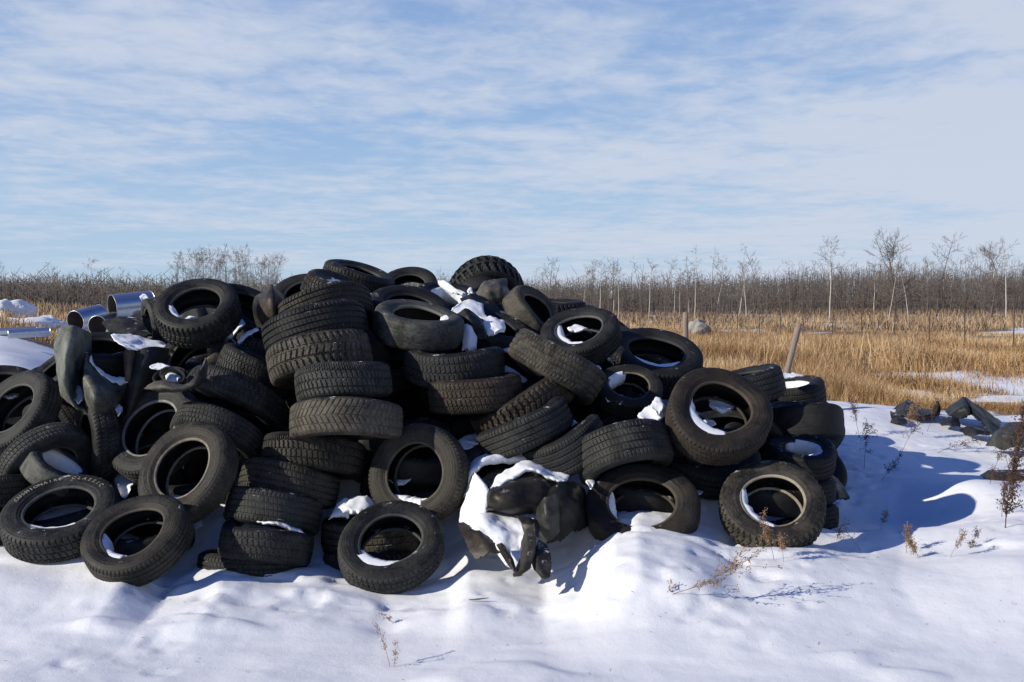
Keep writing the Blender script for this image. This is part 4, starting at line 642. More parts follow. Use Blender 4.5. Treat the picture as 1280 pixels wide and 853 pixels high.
# scraps by the pipes at the upper left
for i, (pts, col, lab) in enumerate([
    ([[(128, 404, 8.7), (150, 398, 8.7), (176, 392, 8.8)], [(140, 420, 8.5), (160, 414, 8.5), (180, 408, 8.6)], [(156, 428, 8.4), (172, 426, 8.4), (190, 420, 8.5)]], (.08, .08, .065, .9), 'dark pointed rubber sheet lying just below the big blue steel pipe'),
    ([[(168, 392, 9.0), (182, 388, 8.95), (192, 392, 9.0)], [(166, 400, 8.9), (180, 398, 8.8), (198, 402, 8.9)], [(170, 414, 8.8), (182, 414, 8.75), (196, 418, 8.8)]], (.17, .16, .13, 1), 'grey curved casing piece left of the deep off road tyre'),
    ([[(592, 372, 8.95), (606, 352, 8.95), (622, 352, 8.95), (632, 350, 9.0)], [(598, 376, 8.85), (610, 364, 8.72), (624, 362, 8.75), (638, 372, 8.9)], [(602, 382, 8.85), (614, 378, 8.75), (628, 378, 8.78), (638, 384, 8.9)]], (.24, .22, .175, 1), 'pale crumpled canvas casing in front of the big truck tyre'),
    ([[(575, 374, 8.7), (588, 368, 8.65), (602, 372, 8.7), (618, 380, 8.7)], [(580, 382, 8.55), (594, 384, 8.5), (610, 390, 8.5), (626, 396, 8.55)], [(588, 390, 8.5), (604, 396, 8.45), (620, 404, 8.45), (634, 410, 8.5)]], (.06, .055, .05, .7), 'dark ragged rubber sheet sloping through the snow near the top'),
    ([[(566, 400, 8.05), (582, 388, 8.0), (596, 396, 8.05), (604, 402, 8.1)], [(578, 414, 7.95), (590, 404, 7.88), (602, 410, 7.9), (608, 420, 8.0)], [(590, 432, 7.95), (598, 424, 7.86), (606, 426, 7.86), (612, 436, 7.95)]], (.05, .05, .045, .5), 'black peaked scrap between two snow patches, centre top'),
    ]):
    sheet('rubber_scrap', pts, .018, M['sheet'], lab, 'rubber scrap', color=col, noise=.010, nscale=14, edge=.015, sub=9, seed=i * 3 + 1, ridge=.012, lin=True)
# collapsed tube and torn casing in the snow at lower centre
sheet('collapsed_tube', [
    [(602, 628, 6.85), (606, 614, 6.72), (622, 606, 6.72), (640, 596, 6.78), (660, 592, 6.80), (684, 600, 6.80), (706, 606, 6.85)],
    [(606, 634, 6.70), (616, 622, 6.55), (634, 612, 6.55), (656, 606, 6.62), (676, 606, 6.66), (694, 612, 6.70), (712, 616, 6.80)],
    [(612, 638, 6.66), (626, 636, 6.52), (642, 634, 6.50), (660, 630, 6.55), (680, 628, 6.60), (698, 628, 6.66), (714, 632, 6.8)],
    [(618, 636, 6.76), (632, 641, 6.66), (646, 643, 6.64), (660, 642, 6.66), (680, 644, 6.70), (700, 648, 6.75), (718, 650, 6.9)]], .016, M['sheet'],
    'collapsed dark tube with an open mouth under the snow at lower centre', 'rubber tube', color=(.09, .075, .06, .7), noise=.01, sub=8)
hoop('tube_mouth', 617, 625, 6.62, 16, 11, 25, (4, -2), 'round open mouth of the collapsed dark tube', (.13, .12, .11, 1), depth=.04)
sheet('torn_casing', [
    [(676, 638, 6.78), (684, 616, 6.66), (700, 606, 6.66), (716, 604, 6.78), (728, 612, 6.95)],
    [(680, 650, 6.70), (690, 630, 6.54), (706, 622, 6.56), (722, 622, 6.70), (734, 630, 6.92)],
    [(684, 664, 6.66), (696, 650, 6.52), (710, 642, 6.54), (726, 640, 6.66), (738, 646, 6.88)],
    [(686, 678, 6.68), (700, 674, 6.58), (712, 666, 6.58), (726, 660, 6.68), (738, 658, 6.84)]], .016, M['sheet'],
    'cracked dark piece of casing slumped right of the collapsed tube', 'torn casing', color=(.05, .05, .046, .7), noise=.016, nscale=9, sub=9, ridge=.012, edge=.02)
sheet('torn_casing', [
    [(674, 636, 6.52), (682, 622, 6.44), (694, 618, 6.46)], [(673, 656, 6.44), (684, 644, 6.38), (698, 638, 6.42)], [(680, 676, 6.46), (688, 674, 6.42), (697, 664, 6.46)]], .03, M['sheet'],
    'short grey cracked sidewall piece standing between the snow slab and the slumped casing', 'torn casing', color=(.10, .10, .09, 1), noise=.008, nscale=20, lin=True, edge=.01)
sheet('torn_casing', [
    [(573, 656, 6.55), (590, 650, 6.62), (618, 652, 6.75)],
    [(578, 668, 6.40), (598, 662, 6.40), (622, 668, 6.52)],
    [(588, 690, 6.30), (606, 680, 6.28), (630, 682, 6.34)],
    [(596, 700, 6.26), (612, 690, 6.24), (634, 694, 6.24)],], .016, M['sheet'],
    'brown torn casing edge curling out from under the slab of snow at lower centre', 'torn casing', color=(.11, .085, .066, 1), noise=.008, nscale=12, edge=.015, lin=True)
for pts, col, lab in [
    ([[(622, 682, 6.22), (626, 680, 6.2), (631, 684, 6.22)], [(630, 698, 6.12), (634, 694, 6.1), (639, 698, 6.12)], [(637, 708, 6.04), (639, 706, 6.02), (643, 708, 6.03)], [(642, 713, 6.0), (643, 713, 6.0), (644, 714, 6.0)]], (.12, .09, .07, 1), 'narrow pointed brown rubber strip hanging down the front of the snow slab'),
    ([[(652, 678, 6.32), (658, 662, 6.3), (668, 654, 6.34)], [(654, 690, 6.2), (662, 682, 6.18), (670, 676, 6.22)], [(648, 706, 6.1), (658, 702, 6.06), (668, 690, 6.12)], [(641, 720, 6.0), (652, 718, 5.97), (662, 712, 6.02)]], (.12, .105, .085, 1), 'twisted dark rubber strip with a flared foot in the snow, lower centre'),
    ([[(668, 684, 6.3), (674, 676, 6.28), (682, 682, 6.3)], [(664, 700, 6.16), (670, 694, 6.12), (688, 694, 6.16)], [(668, 712, 6.06), (674, 712, 6.02), (690, 706, 6.06)], [(676, 722, 5.98), (682, 723, 5.96), (687, 722, 5.98)]], (.10, .10, .085, 1), 'curled rubber strip with snow in its fold, right of the twisted strip'),
    ([[(646, 646, 6.45), (660, 648, 6.42), (672, 652, 6.44)], [(652, 654, 6.38), (664, 656, 6.34), (674, 662, 6.36)], [(656, 668, 6.34), (664, 668, 6.3), (672, 672, 6.32)]], (.12, .10, .08, .9), 'small black fold of rubber poking from the right edge of the snow slab')]:
    sheet('rubber_strip', pts, .014, M['sheet'], lab, 'rubber strip', color=tuple(c * .75 for c in col[:3]) + (col[3],), noise=.006, nscale=16, sub=8, edge=.008, lin=True)
# scraps on the snowbank at the right
for i, (pts, col, lab) in enumerate([
    ([[(1117, 514, 11.6), (1135, 501, 11.45), (1152, 511, 11.5), (1169, 514, 11.5), (1174, 518, 11.4)], [(1119, 517, 11.35), (1132, 513, 11.05), (1148, 517, 11.15), (1166, 518, 11.2), (1173, 519, 11.2)], [(1125, 519, 11.2), (1136, 520, 10.9), (1149, 522, 10.95), (1164, 520, 11.0), (1174, 520, 11.1)]], (.05, .045, .04, .8), 'low black peaked rubber scrap on the snowbank before the grass, right'),
    ([[(1167, 516, 11.3), (1171, 508, 11.25), (1172.6, 501, 11.2)], [(1170, 518, 11.2), (1172, 509, 11.2), (1173, 501.5, 11.2)], [(1174, 519, 11.25), (1173.8, 510, 11.22), (1173.4, 502, 11.2)]], (.05, .04, .035, .8), 'thin upright rubber spike at the end of the low peaked scrap'),
    ([[(1113, 516, 11.0), (1121, 519, 10.9), (1130, 523, 10.9)], [(1114, 523, 10.85), (1122, 524, 10.72), (1132, 527, 10.8)], [(1114, 529, 10.8), (1124, 529, 10.65), (1134, 530, 10.75)]], (.07, .055, .045, 1), 'small dark lump of rubber left of the peaked scraps on the snowbank'),
    ([[(1182, 514, 11.5), (1194, 505, 11.3), (1205, 498, 11.2), (1210, 502, 11.1)], [(1186, 520, 11.2), (1196, 515, 10.9), (1208, 508, 10.85), (1214, 509, 10.95)], [(1192, 524, 11.1), (1202, 524, 10.8), (1211, 520, 10.8), (1217, 519, 10.95)]], (.055, .055, .058, .9), 'domed black half of a tyre casing resting on the snowbank at the right'),
    ([[(1206, 498, 11.15), (1228, 512, 11.2), (1251, 528, 11.3)], [(1212, 508, 10.9), (1228, 522, 10.95), (1248, 536, 11.0)], [(1217, 520, 10.8), (1230, 534, 10.75), (1240, 547, 10.7)]], (.045, .045, .045, .5), 'broad black rubber blade slanting down from the domed casing at right'),
    ([[(1200, 539, 10.5), (1212, 533, 10.45), (1236, 538, 10.45)], [(1206, 542, 10.4), (1218, 539, 10.25), (1236, 541, 10.3)], [(1212, 544, 10.4), (1222, 544, 10.2), (1236, 544, 10.3)]], (.07, .06, .06, .8), 'flat dark rubber chip in the snow below the black rubber blade'),
    ([[(1174, 526, 10.9), (1186, 522, 10.85), (1197, 525, 10.85)], [(1176, 530, 10.8), (1188, 528, 10.65), (1198, 530, 10.75)], [(1180, 532, 10.75), (1190, 533, 10.6), (1200, 534, 10.7)]], (.08, .08, .085, .9), 'little snow dusted rubber chip left of the domed casing'),
    ([[(1234, 558, 9.9), (1244, 540, 9.85), (1262, 530, 9.9), (1285, 528, 10.0)], [(1244, 558, 9.75), (1254, 546, 9.6), (1270, 540, 9.6), (1290, 540, 9.8)], [(1256, 562, 9.75), (1266, 558, 9.6), (1280, 560, 9.6), (1296, 562, 9.8)]], (.13, .13, .115, 1), 'grey curved tyre shell in the snow at the right edge behind the red weed'),
    ([[(1226, 596, 8.9), (1236, 590, 8.85), (1256, 588, 8.85), (1292, 589, 8.9)], [(1228, 602, 8.7), (1240, 598, 8.62), (1258, 597, 8.6), (1292, 598, 8.65)], [(1234, 608, 8.65), (1246, 610, 8.58), (1262, 612, 8.55), (1292, 613, 8.6)]], (.09, .065, .05, .9), 'long black casing with brown mud half buried at the right edge'),
    ([[(1024, 604, 7.7), (1036, 596, 7.7), (1046, 600, 7.75)], [(1026, 614, 7.6), (1042, 608, 7.58), (1054, 612, 7.7)], [(1028, 626, 7.55), (1046, 624, 7.52), (1062, 624, 7.62)]], (.04, .035, .035, .5), 'black wedge of rubber on the snow at the right foot of the low stack')]):
    sheet('rubber_scrap', pts, .016, M['sheet'], lab, 'rubber scrap', color=col, noise=.010, nscale=14, sub=9, seed=i, ridge=.010, edge=.012, lin=True)

# snow masses lodged between the tyres
snow_mass([[(584, 596, 7.0), (596, 574, 7.1), (622, 566, 7.15), (650, 562, 7.2), (664, 556, 7.3)], [(582, 620, 6.85), (592, 590, 6.85), (612, 577, 6.9), (640, 576, 7.0), (670, 578, 7.05)]], .10, sub=10, noise=.02)
snow_mass([[(574, 652, 6.8), (584, 620, 6.78), (594, 590, 6.82)], [(580, 662, 6.7), (596, 636, 6.65), (606, 604, 6.68)], [(592, 668, 6.66), (606, 652, 6.6), (614, 618, 6.64)]], .10, sub=10)
snow_mass([[(618, 602, 6.80), (634, 588, 6.88), (660, 578, 6.98), (690, 588, 6.95), (712, 594, 6.85)], [(614, 612, 6.62), (636, 601, 6.66), (664, 589, 6.72), (688, 598, 6.72), (706, 602, 6.70)]], .06, sub=10)
snow_mass([[(574, 654, 6.68), (590, 636, 6.72), (620, 638, 6.78), (650, 641, 6.76), (668, 642, 6.70)], [(590, 662, 6.42), (606, 652, 6.46), (628, 654, 6.50), (650, 656, 6.50), (668, 652, 6.50)], [(606, 676, 6.36), (622, 668, 6.38), (638, 670, 6.40), (652, 670, 6.42), (662, 664, 6.44)], [(622, 692, 6.26), (630, 688, 6.26), (638, 692, 6.25), (646, 690, 6.26), (652, 684, 6.30)], [(634, 708, 6.16), (639, 708, 6.15), (643, 709, 6.15), (647, 706, 6.16), (650, 702, 6.18)]], .05, sub=9, noise=.018)
snow_mass([[(566, 384, 8.3), (584, 376, 8.5), (604, 380, 8.5)], [(560, 396, 8.2), (580, 388, 8.3), (606, 392, 8.3)], [(566, 404, 8.1), (590, 396, 8.15), (618, 402, 8.15), ][:3]], .06, sub=10)
snow_mass([[(600, 398, 8.15), (614, 396, 8.2), (630, 402, 8.2)], [(602, 408, 8.0), (616, 408, 8.0), (632, 410, 8.05)], [(608, 420, 7.92), (620, 416, 7.92), (630, 414, 8.0)]], .05, sub=10)
snow_mass([[(576, 404, 8.0), (586, 400, 7.98), (596, 406, 8.0)], [(578, 420, 7.86), (588, 418, 7.82), (597, 422, 7.86)], [(577, 436, 7.8), (586, 438, 7.76), (594, 436, 7.8)]], .05, sub=8)
snow_mass([[(625, 456, 7.95), (634, 458, 7.9), (646, 466, 7.9)], [(626, 472, 7.78), (640, 474, 7.74), (666, 482, 7.76)]], .05, sub=10)
snow_mass([[(556, 350, 9.0), (548, 352, 9.05)], [(566, 358, 8.95), (552, 358, 9.0)], [(578, 368, 8.85), (564, 366, 8.9)]], .05, sub=10)
snow_mass([[(432, 336, 8.9), (448, 352, 8.75)], [(444, 362, 8.55), (460, 370, 8.45)]][0:0] + [[(430, 356, 8.95), (446, 360, 8.9), (466, 368, 8.85)], [(440, 366, 8.72), (454, 372, 8.66), (466, 378, 8.66)]], .04, sub=8)
snow_mass([[(424, 632, 6.98), (440, 622, 6.98), (458, 622, 6.98), (472, 630, 7.0)], [(418, 645, 6.84), (436, 640, 6.78), (456, 642, 6.8), (476, 648, 6.86)]], .07, sub=10, noise=.02)
snow_mass([[(424, 630, 6.95), (432, 622, 6.98), (440, 624, 6.98)], [(412, 648, 6.82), (424, 646, 6.8), (436, 648, 6.8)]], .06, sub=8)
snow_mass([[(316, 652, 6.72), (334, 647, 6.74), (350, 650, 6.74), (368, 656, 6.72)], [(310, 652, 6.56), (334, 654, 6.52), (356, 660, 6.52), (382, 669, 6.56)]], .05, sub=10)
snow_mass([[(138, 418, 7.75), (156, 418, 7.9), (176, 422, 7.95), (210, 430, 7.9)], [(146, 430, 7.55), (166, 430, 7.62), (186, 434, 7.66), (206, 434, 7.7)], [(160, 436, 7.45), (174, 438, 7.5), (186, 440, 7.52), (196, 438, 7.6)]], .03, sub=10)
snow_mass([[(296, 426, 7.95), (308, 416, 8.05), (322, 410, 8.1)], [(298, 430, 7.85), (310, 420, 7.95), (324, 413, 8.0)]], .03, sub=8)
snow_mass([[(112, 444, 7.42), (120, 458, 7.40), (132, 468, 7.42), (146, 473, 7.46), (160, 470, 7.52)], [(112, 449, 7.36), (120, 463, 7.32), (132, 474, 7.34), (146, 480, 7.40), (160, 478, 7.46)]], .03, sub=8)
for (cx, cy, d, wx, wy, th) in [(285, 405, 8.3, 22, 16, .05), (302, 462 - 40, 8.2, 14, 10, .03), (306, 460, 7.72, 8, 3, .03), (317, 466, 7.66, 9, 7, .02), (470, 473, 7.45, 12, 4, .04), (484, 507, 7.15, 9, 4, .04), (459, 505, 7.16, 9, 2.5, .03), (434, 418, 7.58, 24, 4, .02), (447, 450, 7.46, 8, 2.5, .02),
    (730, 542, 7.2, 7, 7, .05), (742, 537, 7.15, 12, 6, .04), (752, 560, 7.0, 0.1, 0.1, .01), (813, 520, 7.15, 16, 12, .05), (822, 508, 7.2, 9, 10, .05), (762, 495, 7.7, 10, 7, .04), (775, 500, 7.65, 7, 5, .04), (747, 461, 7.9, 5, 3, .03), (714, 528, 7.4, 10, 4, .03), (738, 604, 6.85, 6, 7, .03),
    (903, 506, 7.30, 17, 9, .06), (864, 512, 7.3, 5, 6, .06), (880, 530, 7.3, 16, 3.5, .03), (722, 411, 8.15, 13, 4, .04), (240, 401, 8.25, 13, 4, .04), (582, 554, 7.35, 13, 6, .03), (593, 549, 7.4, 16, 7, .04), (655, 400, 8.5, 10, 4, .03), (672, 443, 7.9, 14, 5, .03), (640, 437, 7.95, 12, 3, .03),
    (165, 690, 6.55, 3, 2, .03), (220, 625, 6.75, 14, 4, .03), (240, 655, 6.9, 14, 9, .04), (155, 600, 7.3, 12, 22, .04), (285, 560, 6.9, 7, 9, .02), (98, 494, 7.36, 7, 10, .03), (148, 512, 7.3, 5, 8, .03), (216, 472, 7.2, 10, 5, .03), (200, 458, 7.3, 13, 4, .02), (12, 492, 7.7, 12, 5, .04), (590, 372, 8.9, 7, 5, .03), (588, 365, 8.9, 4, 5, .03), (500, 597, 7.2, 22, 8, .04), (858, 615, 7.1, 22, 10, .05), (525, 403, 7.95, 4, 2, .02), (1055, 360, 11, .1, .1, .01),
    (510, 645, 6.9, 18, 6, .05), (488, 638, 6.9, 10, 4, .03), (180, 372, 8.9, 6, 4, .02), (178, 408, 8.8, 6, 6, .04), (745, 428, 7.9, 0.1, .1, .01), (770, 446, 8.3, 14, 10, .04), (985, 594, 7.3, 12, 4, .02), (1110, 697, 7.0, 16, 5, .05), (1148, 706, 7.0, 5, 4, .04), (985, 470, 8.4, 20, 3, .02)]:
    if wx < 1: continue
    rows = [[(cx + wx * a * (1.0 if abs(b) < .6 else .55) + 1.5 * vnoise(cx + a * 3, cy + b * 3).item(), cy + wy * b * (1.0 if abs(a) < .8 else .5), d - .10 * b * (wy / 10 + .3)) for a in (-1, -.4, .4, 1)] for b in (-1, 0, 1)]
    snow_mass(rows, th, sub=5, noise=.012)
sv_, sf_ = np.concatenate(snowV), np.concatenate(snowF)
so = mobj('snow_on_tyres', meshdata('snow_on_tyres', sv_, sf_, M['snow'])); tag(so, kind='stuff')

# ---------------------------------------------------------------- pipes, posts
def pipe(px, py, d, D, length, yaw, pitch, label, thick=.006, col=None):
    """corrugated culvert; its near mouth is at the given place, the body runs off along yaw / pitch"""
    n = 40; m = max(12, int(length / .034) * 2); a = np.arange(n) / n * TAU; V = []
    for s in (0, 1):
        for i in range(m + 1):
            y = length * i / m; r = D / 2 * (1 + .018 * math.cos(i * math.pi)) - s * thick
            V += [(r * math.cos(t), y, r * math.sin(t)) for t in a]
    F = []
    for s in (0, 1):
        o = s * (m + 1) * n
        for i in range(m):
            for j in range(n):
                q = (o + i * n + j, o + i * n + (j + 1) % n, o + (i + 1) * n + (j + 1) % n, o + (i + 1) * n + j); F.append(q if s else q[::-1])
    o = (m + 1) * n
    for i in (0, m):
        for j in range(n): F.append((i * n + j, i * n + (j + 1) % n, o + i * n + (j + 1) % n, o + i * n + j))
    me = meshdata('culvert_pipe', V, np.array(F), M['galv']); me.materials.append(M['rust']); mi = np.zeros(len(F), dtype=np.int32); mi[m * n:2 * m * n] = 1; me.polygons.foreach_set('material_index', mi)
    ob = mobj('culvert_pipe', me); ob.location = P(px, py, d); ob.rotation_euler = (rad(pitch), 0, -rad(yaw))
    tag(ob, label, 'pipe', 'steel culvert pipes'); return ob
pipe(140, 385, 12.4, .30, .46, 50, 6, 'biggest blue grey corrugated steel pipe, propped with its dark mouth to the left')
pipe(94, 402, 12.6, .25, .40, 22, 10, 'short shiny steel pipe section with orange grass seen through it, leftmost of the two')
pipe(122, 408, 12.2, .24, .34, 12, 6, 'short steel pipe section just behind the crumpled inner tube, below the biggest pipe')
pipe(10, 418, 15.5, .13, .56, 66, 3, 'slim steel pipe lying on the snow at the left edge, its dark end towards us')
pipe(-14, 416, 16.5, .12, .7, 76, 3, 'slim steel pipe lying behind the other slim one at the left edge')
def post(px, pytop, d, pybot_z, rad_, lean=(0, 0), label='', cat='post', m='wood', name='wooden_post', parent=None):
    top = P(px, pytop, d); bot = np.array([top[0] - lean[0], top[1] - lean[1], pybot_z]); n = 12; k = 14; V = []; ax = top - bot
    for i in range(k + 1):
        t = i / k; c = bot + ax * t
        for j in range(n):
            a = j / n * TAU; r = rad_ * (1.05 - .12 * t) * (1 + .08 * vnoise(j * .9 + d, i * .5).item()); V.append(c + np.array([r * math.cos(a), r * math.sin(a), .012 * vnoise(j * 1.0, d).item() if i == k else 0]))
    V.append(top + np.array([0, 0, .004])); F = [[i * n + j, i * n + (j + 1) % n, (i + 1) * n + (j + 1) % n, (i + 1) * n + j] for i in range(k) for j in range(n)] + [[k * n + j, k * n + (j + 1) % n, (k + 1) * n] for j in range(n)]
    V = np.array(V) - (bot if parent is None else 0); o = mobj(name, meshdata(name, V, F, M[m]), parent)
    if parent is None: o.location = bot; tag(o, label, cat)
    return o
post(857, 391, 15.0, .0, .042, (0, 0), 'upright grey wooden post at the edge of the golden grass')
post(999, 405, 11.0, .30, .034, (.30, 0.05), 'wooden pole leaning to the right behind the squat tyres')

# wire fence across the field
fence = empty('wire_fence', P(900, 420, 42)); fence.location.z = 0; tag(fence, 'wire fence of thin dark steel posts crossing the field before the trees', 'fence')
fp = []
loc = np.array(fence.location)
for i, (px, top, d) in enumerate([(800, 384, 62), (832, 381, 60), (866, 383, 57), (894, 380, 55), (922, 378, 52), (949, 377, 50), (976, 374, 48), (1004, 372, 46), (1041, 374, 44), (1078, 372, 42.5), (1119, 371, 41), (1162, 370, 40), (1207, 372, 38.5), (1268, 371, 37), (1330, 371, 36), (1400, 370, 35)]):
    p = P(px, top, d); fp.append(p)
    z0 = float(ground(p[0], p[1])); V = []
    wd = .016
    for zz in (z0 - .2, p[2]):
        for a, b in ((-wd, -wd), (wd, -wd), (wd, wd), (-wd, wd)): V.append(np.array([p[0] + a + (zz - z0) * .02 * ((i % 3) - 1), p[1] + b, zz]) - loc)
    mobj('post', meshdata('post', V, [(0, 1, 5, 4), (1, 2, 6, 5), (2, 3, 7, 6), (3, 0, 4, 7), (4, 5, 6, 7), (3, 2, 1, 0)], M['steel'], False), fence)
V, F = [], []
for a, b in zip(fp[:-1], fp[1:]):
    for hgt in (.12, .45, .8):
        A = a.copy(); B = b.copy(); A[2] -= hgt; B[2] -= hgt; o = len(V)
        for q in (A, B):
            for s, t_ in ((-.004, -.003), (.004, -.003), (0, .004)): V.append(q + np.array([0, s, t_]) - loc)
        F += [(o, o + 1, o + 4, o + 3), (o + 1, o + 2, o + 5, o + 4), (o + 2, o, o + 3, o + 5)]
mobj('wires', meshdata('wires', V, F, M['steel'], False), fence)
# wheel hub like rock and snow heaps
def boulder(name, px, py, d, sx, sy, sz, m, seed, label=None, cat=None, kind=None):
    n, k = 36, 22; V = []
    for i in range(k + 1):
        for j in range(n):
            a = j / n * TAU; b = -math.pi / 2 + math.pi * i / k; v = np.array([math.cos(b) * math.cos(a), math.cos(b) * math.sin(a), math.sin(b)])
            f = 1 + .35 * vnoise(v[0] * 2.2 + seed, v[1] * 2.2 + v[2] * 2.9).item() + .22 * vnoise(v[0] * 5 + seed, v[1] * 5 + v[2] * 4).item(); V.append(v * f * (sx, sy, sz))
    F = [[i * n + j, i * n + (j + 1) % n, (i + 1) * n + (j + 1) % n, (i + 1) * n + j] for i in range(k) for j in range(n)]
    o = mobj(name, meshdata(name, V, F, M[m])); o.location = P(px, py, d); o.location.z = float(ground(o.location.x, o.location.y)) + sz * .35; tag(o, label, cat, kind=kind); return o
boulder('snow_heap', 14, 388, 24, .50, .5, .30, 'snow', 2, 'low white snow heap at the left edge in the orange grass', 'snow heap')
boulder('snow_heap', 60, 387, 22, .42, .5, .26, 'snow', 5, 'rounded white snow heap right of the other one, in the orange grass', 'snow heap')
boulder('snow_heap', 28, 399, 21, .7, .5, .16, 'snow', 8, 'flat snow heap between the slim pipes and the two taller heaps', 'snow heap')
boulder('snow_heap', 122, 390, 20, .22, .3, .12, 'snow', 11, 'small snow lump beside the biggest steel pipe', 'snow heap')
boulder('rock', 872, 387, 50, .55, .4, .5, 'rock', 4, 'pale boulder lying in the field beyond the upright grey wooden post', 'boulder')

# ---------------------------------------------------------------- weeds on the snow
def tubes(segs, sides=3):
    """segs: list of (p0, p1, r0, r1) -> arrays"""
    S_ = np.array([[*a, *b, ra, rb] for a, b, ra, rb in segs]); A, B, ra, rb = S_[:, :3], S_[:, 3:6], S_[:, 6], S_[:, 7]
    d = B - A; d /= np.linalg.norm(d, axis=1, keepdims=True) + 1e-9; h = np.where(np.abs(d[:, 2:3]) < .9, np.array([[0, 0, 1.0]]), np.array([[1.0, 0, 0]]))
    u = np.cross(d, h); u /= np.linalg.norm(u, axis=1, keepdims=True); v = np.cross(d, u); n = len(S_)
    V = np.zeros((n, 2, sides, 3))
    for j in range(sides):
        a = j / sides * TAU; e = u * math.cos(a) + v * math.sin(a); V[:, 0, j] = A + e * ra[:, None]; V[:, 1, j] = B + e * rb[:, None]
    o = np.arange(n)[:, None] * 2 * sides; j = np.arange(sides)[None]; k = (j + 1) % sides
    F = np.stack([o + j, o + k, o + sides + k, o + sides + j], -1).reshape(-1, 4); return V.reshape(-1, 3), F
def merge(parts):
    V, F, o = [], [], 0
    for v, f in parts: V.append(v); F.append(f + o); o += len(v)
    return np.concatenate(V), np.concatenate(F)
def weed(px, py, d, h, lean, nb, label, m='weed', seedpods=1.0, thick=.0025, cat='weed', z=None, spread=.5):
    rng = np.random.RandomState(int(px * 7 + py)); b = P(px, py, d); b[2] = float(ground(b[0], b[1])) - .02
    segs = []; p = np.zeros(3); dirv = np.array([lean[0], lean[1], 1.0 if z is None else z]); dirv /= np.linalg.norm(dirv); n = 14; st = [p.copy()]
    for i in range(n):
        q = p + dirv * h / n; segs.append((p, q, thick * (1.2 - .8 * i / n), thick * (1.2 - .8 * (i + 1) / n))); p = q; st.append(p.copy()); dirv = dirv + rng.normal(0, .05, 3); dirv /= np.linalg.norm(dirv)
    for k in range(nb):
        i = rng.randint(int(n * (.2 if px > 1200 or px < 700 else .45)), n); a = st[i].copy(); dv = dirv * .8 + rng.normal(0, spread, 3); dv /= np.linalg.norm(dv); l = h * rng.uniform(.08, .26)
        for s in range(3):
            c = a + dv * l / 3; segs.append((a, c, thick * .5, thick * .35)); a = c; dv = dv + rng.normal(0, .2, 3); dv /= np.linalg.norm(dv)
            for _ in range(int(2 * seedpods)):
                e = a + rng.normal(0, .008, 3); segs.append((e, e + rng.normal(0, .006, 3), thick * 1.2, thick * .8))
    V, F = tubes(segs); o = mobj('dry_weed', meshdata('dry_weed', V, F, M[m])); o.location = b; tag(o, label, cat, 'dry weeds standing in the snow'); return o
weed(1256, 688, 7.0, .70, (.02, .0), 90, 'tall red brown weed with a bushy head standing alone at the right edge', 'weedred', 2, .0038, spread=.28)
weed(1252, 640, 7.4, .42, (.1, .1), 30, 'shorter branching weed close behind the tall red brown one', 'weedred', 1.5, .0022, spread=.3)
weed(744, 759, 5.75, .92, (1.0, .12), 26, 'long fallen weed with a feathery tip lying across the snow in the foreground', 'weed', 2, .0028, z=.2, spread=.28)
weed(742, 752, 5.85, .20, (1.0, .2), 4, 'short twig beside the root of the long fallen weed', 'weed', 0, .0016, z=.3)
weed(968, 690, 6.35, .30, (-.15, 0), 24, 'feathery dry grass stalk before the right front tyre, the taller of two', 'weed', 2, .0018, spread=.2)
weed(980, 692, 6.3, .16, (-.1, 0), 22, 'short feathery stalk beside the taller one before the right front tyre', 'weed', 2, .0016, spread=.2)
weed(488, 810, 5.2, .21, (-.12, 0), 5, 'thin bare stalk in the front snow with a knot of seeds, left one of two', 'weed', 2, .0016)
weed(492, 809, 5.2, .16, (.05, 0), 4, 'thin bare stalk leaning right in the front snow, right one of two', 'weed', 2, .0014)
weed(496, 748, 5.9, .12, (-.9, -.2), 6, 'twig poking from the snow under the lowest open tyre', 'weed', 1, .0018, z=.6)
weed(1132, 700, 6.75, .18, (.15, 0), 18, 'bushy tuft of orange weed in the middle of the shaded hollow', 'weed', 2, .002, spread=.5)
weed(1150, 712, 6.6, .14, (-.5, 0), 24, 'low tangled orange weed right of the bushy tuft in the hollow', 'weed', 2, .0018, spread=.6)
weed(1186, 716, 6.55, .22, (.4, 0), 14, 'slender weed on the sunny rim of the hollow', 'weed', 2, .0016, spread=.5)
weed(1210, 705, 6.7, .16, (.5, .2), 14, 'small weed with red seed heads left of the tall red brown weed', 'weedred', 2, .0016, spread=.5)
weed(1078, 704, 6.75, .28, (-.55, 0), 5, 'single straw leaning left on the near rim of the shaded hollow', 'weed', 1, .0018)
weed(1044, 700, 6.9, .10, (.4, 0), 10, 'low dark sprig near the foot of the low stack', 'weed', 2, .0016, spread=.6)
weed(1100, 668, 7.5, .16, (.3, 0), 12, 'dark sprig in the shaded snow behind the hollow', 'weed', 2, .0016, spread=.6)
weed(1080, 575, 9.2, .42, (.1, .1), 30, 'red brown bramble spray in the upper shadow by the pile', 'weedred', 2, .002, spread=.6)
weed(1126, 556, 9.8, .40, (.6, .1), 26, 'bramble arching over the edge of the upper shadow', 'weedred', 2, .002, spread=.6)
weed(1100, 590, 8.9, .30, (.8, .1), 16, 'bramble lying low in the upper shadow', 'weedred', 2, .002, spread=.6)
weed(1166, 556, 9.8, .50, (.9, .1), 22, 'long bramble stem trailing over sunlit snow below the peaked scrap', 'weedred', 2, .002, z=.3, spread=.4)
weed(1128, 545, 10.3, .40, (.2, .1), 44, 'dense brown sprig between the dark lump and the upper shadow', 'weed', 2, .0025, spread=.7)
weed(1158, 540, 10.6, .34, (.4, .1), 18, 'thin weed stem rising right of the dense brown sprig', 'weedred', 2, .002, spread=.4)
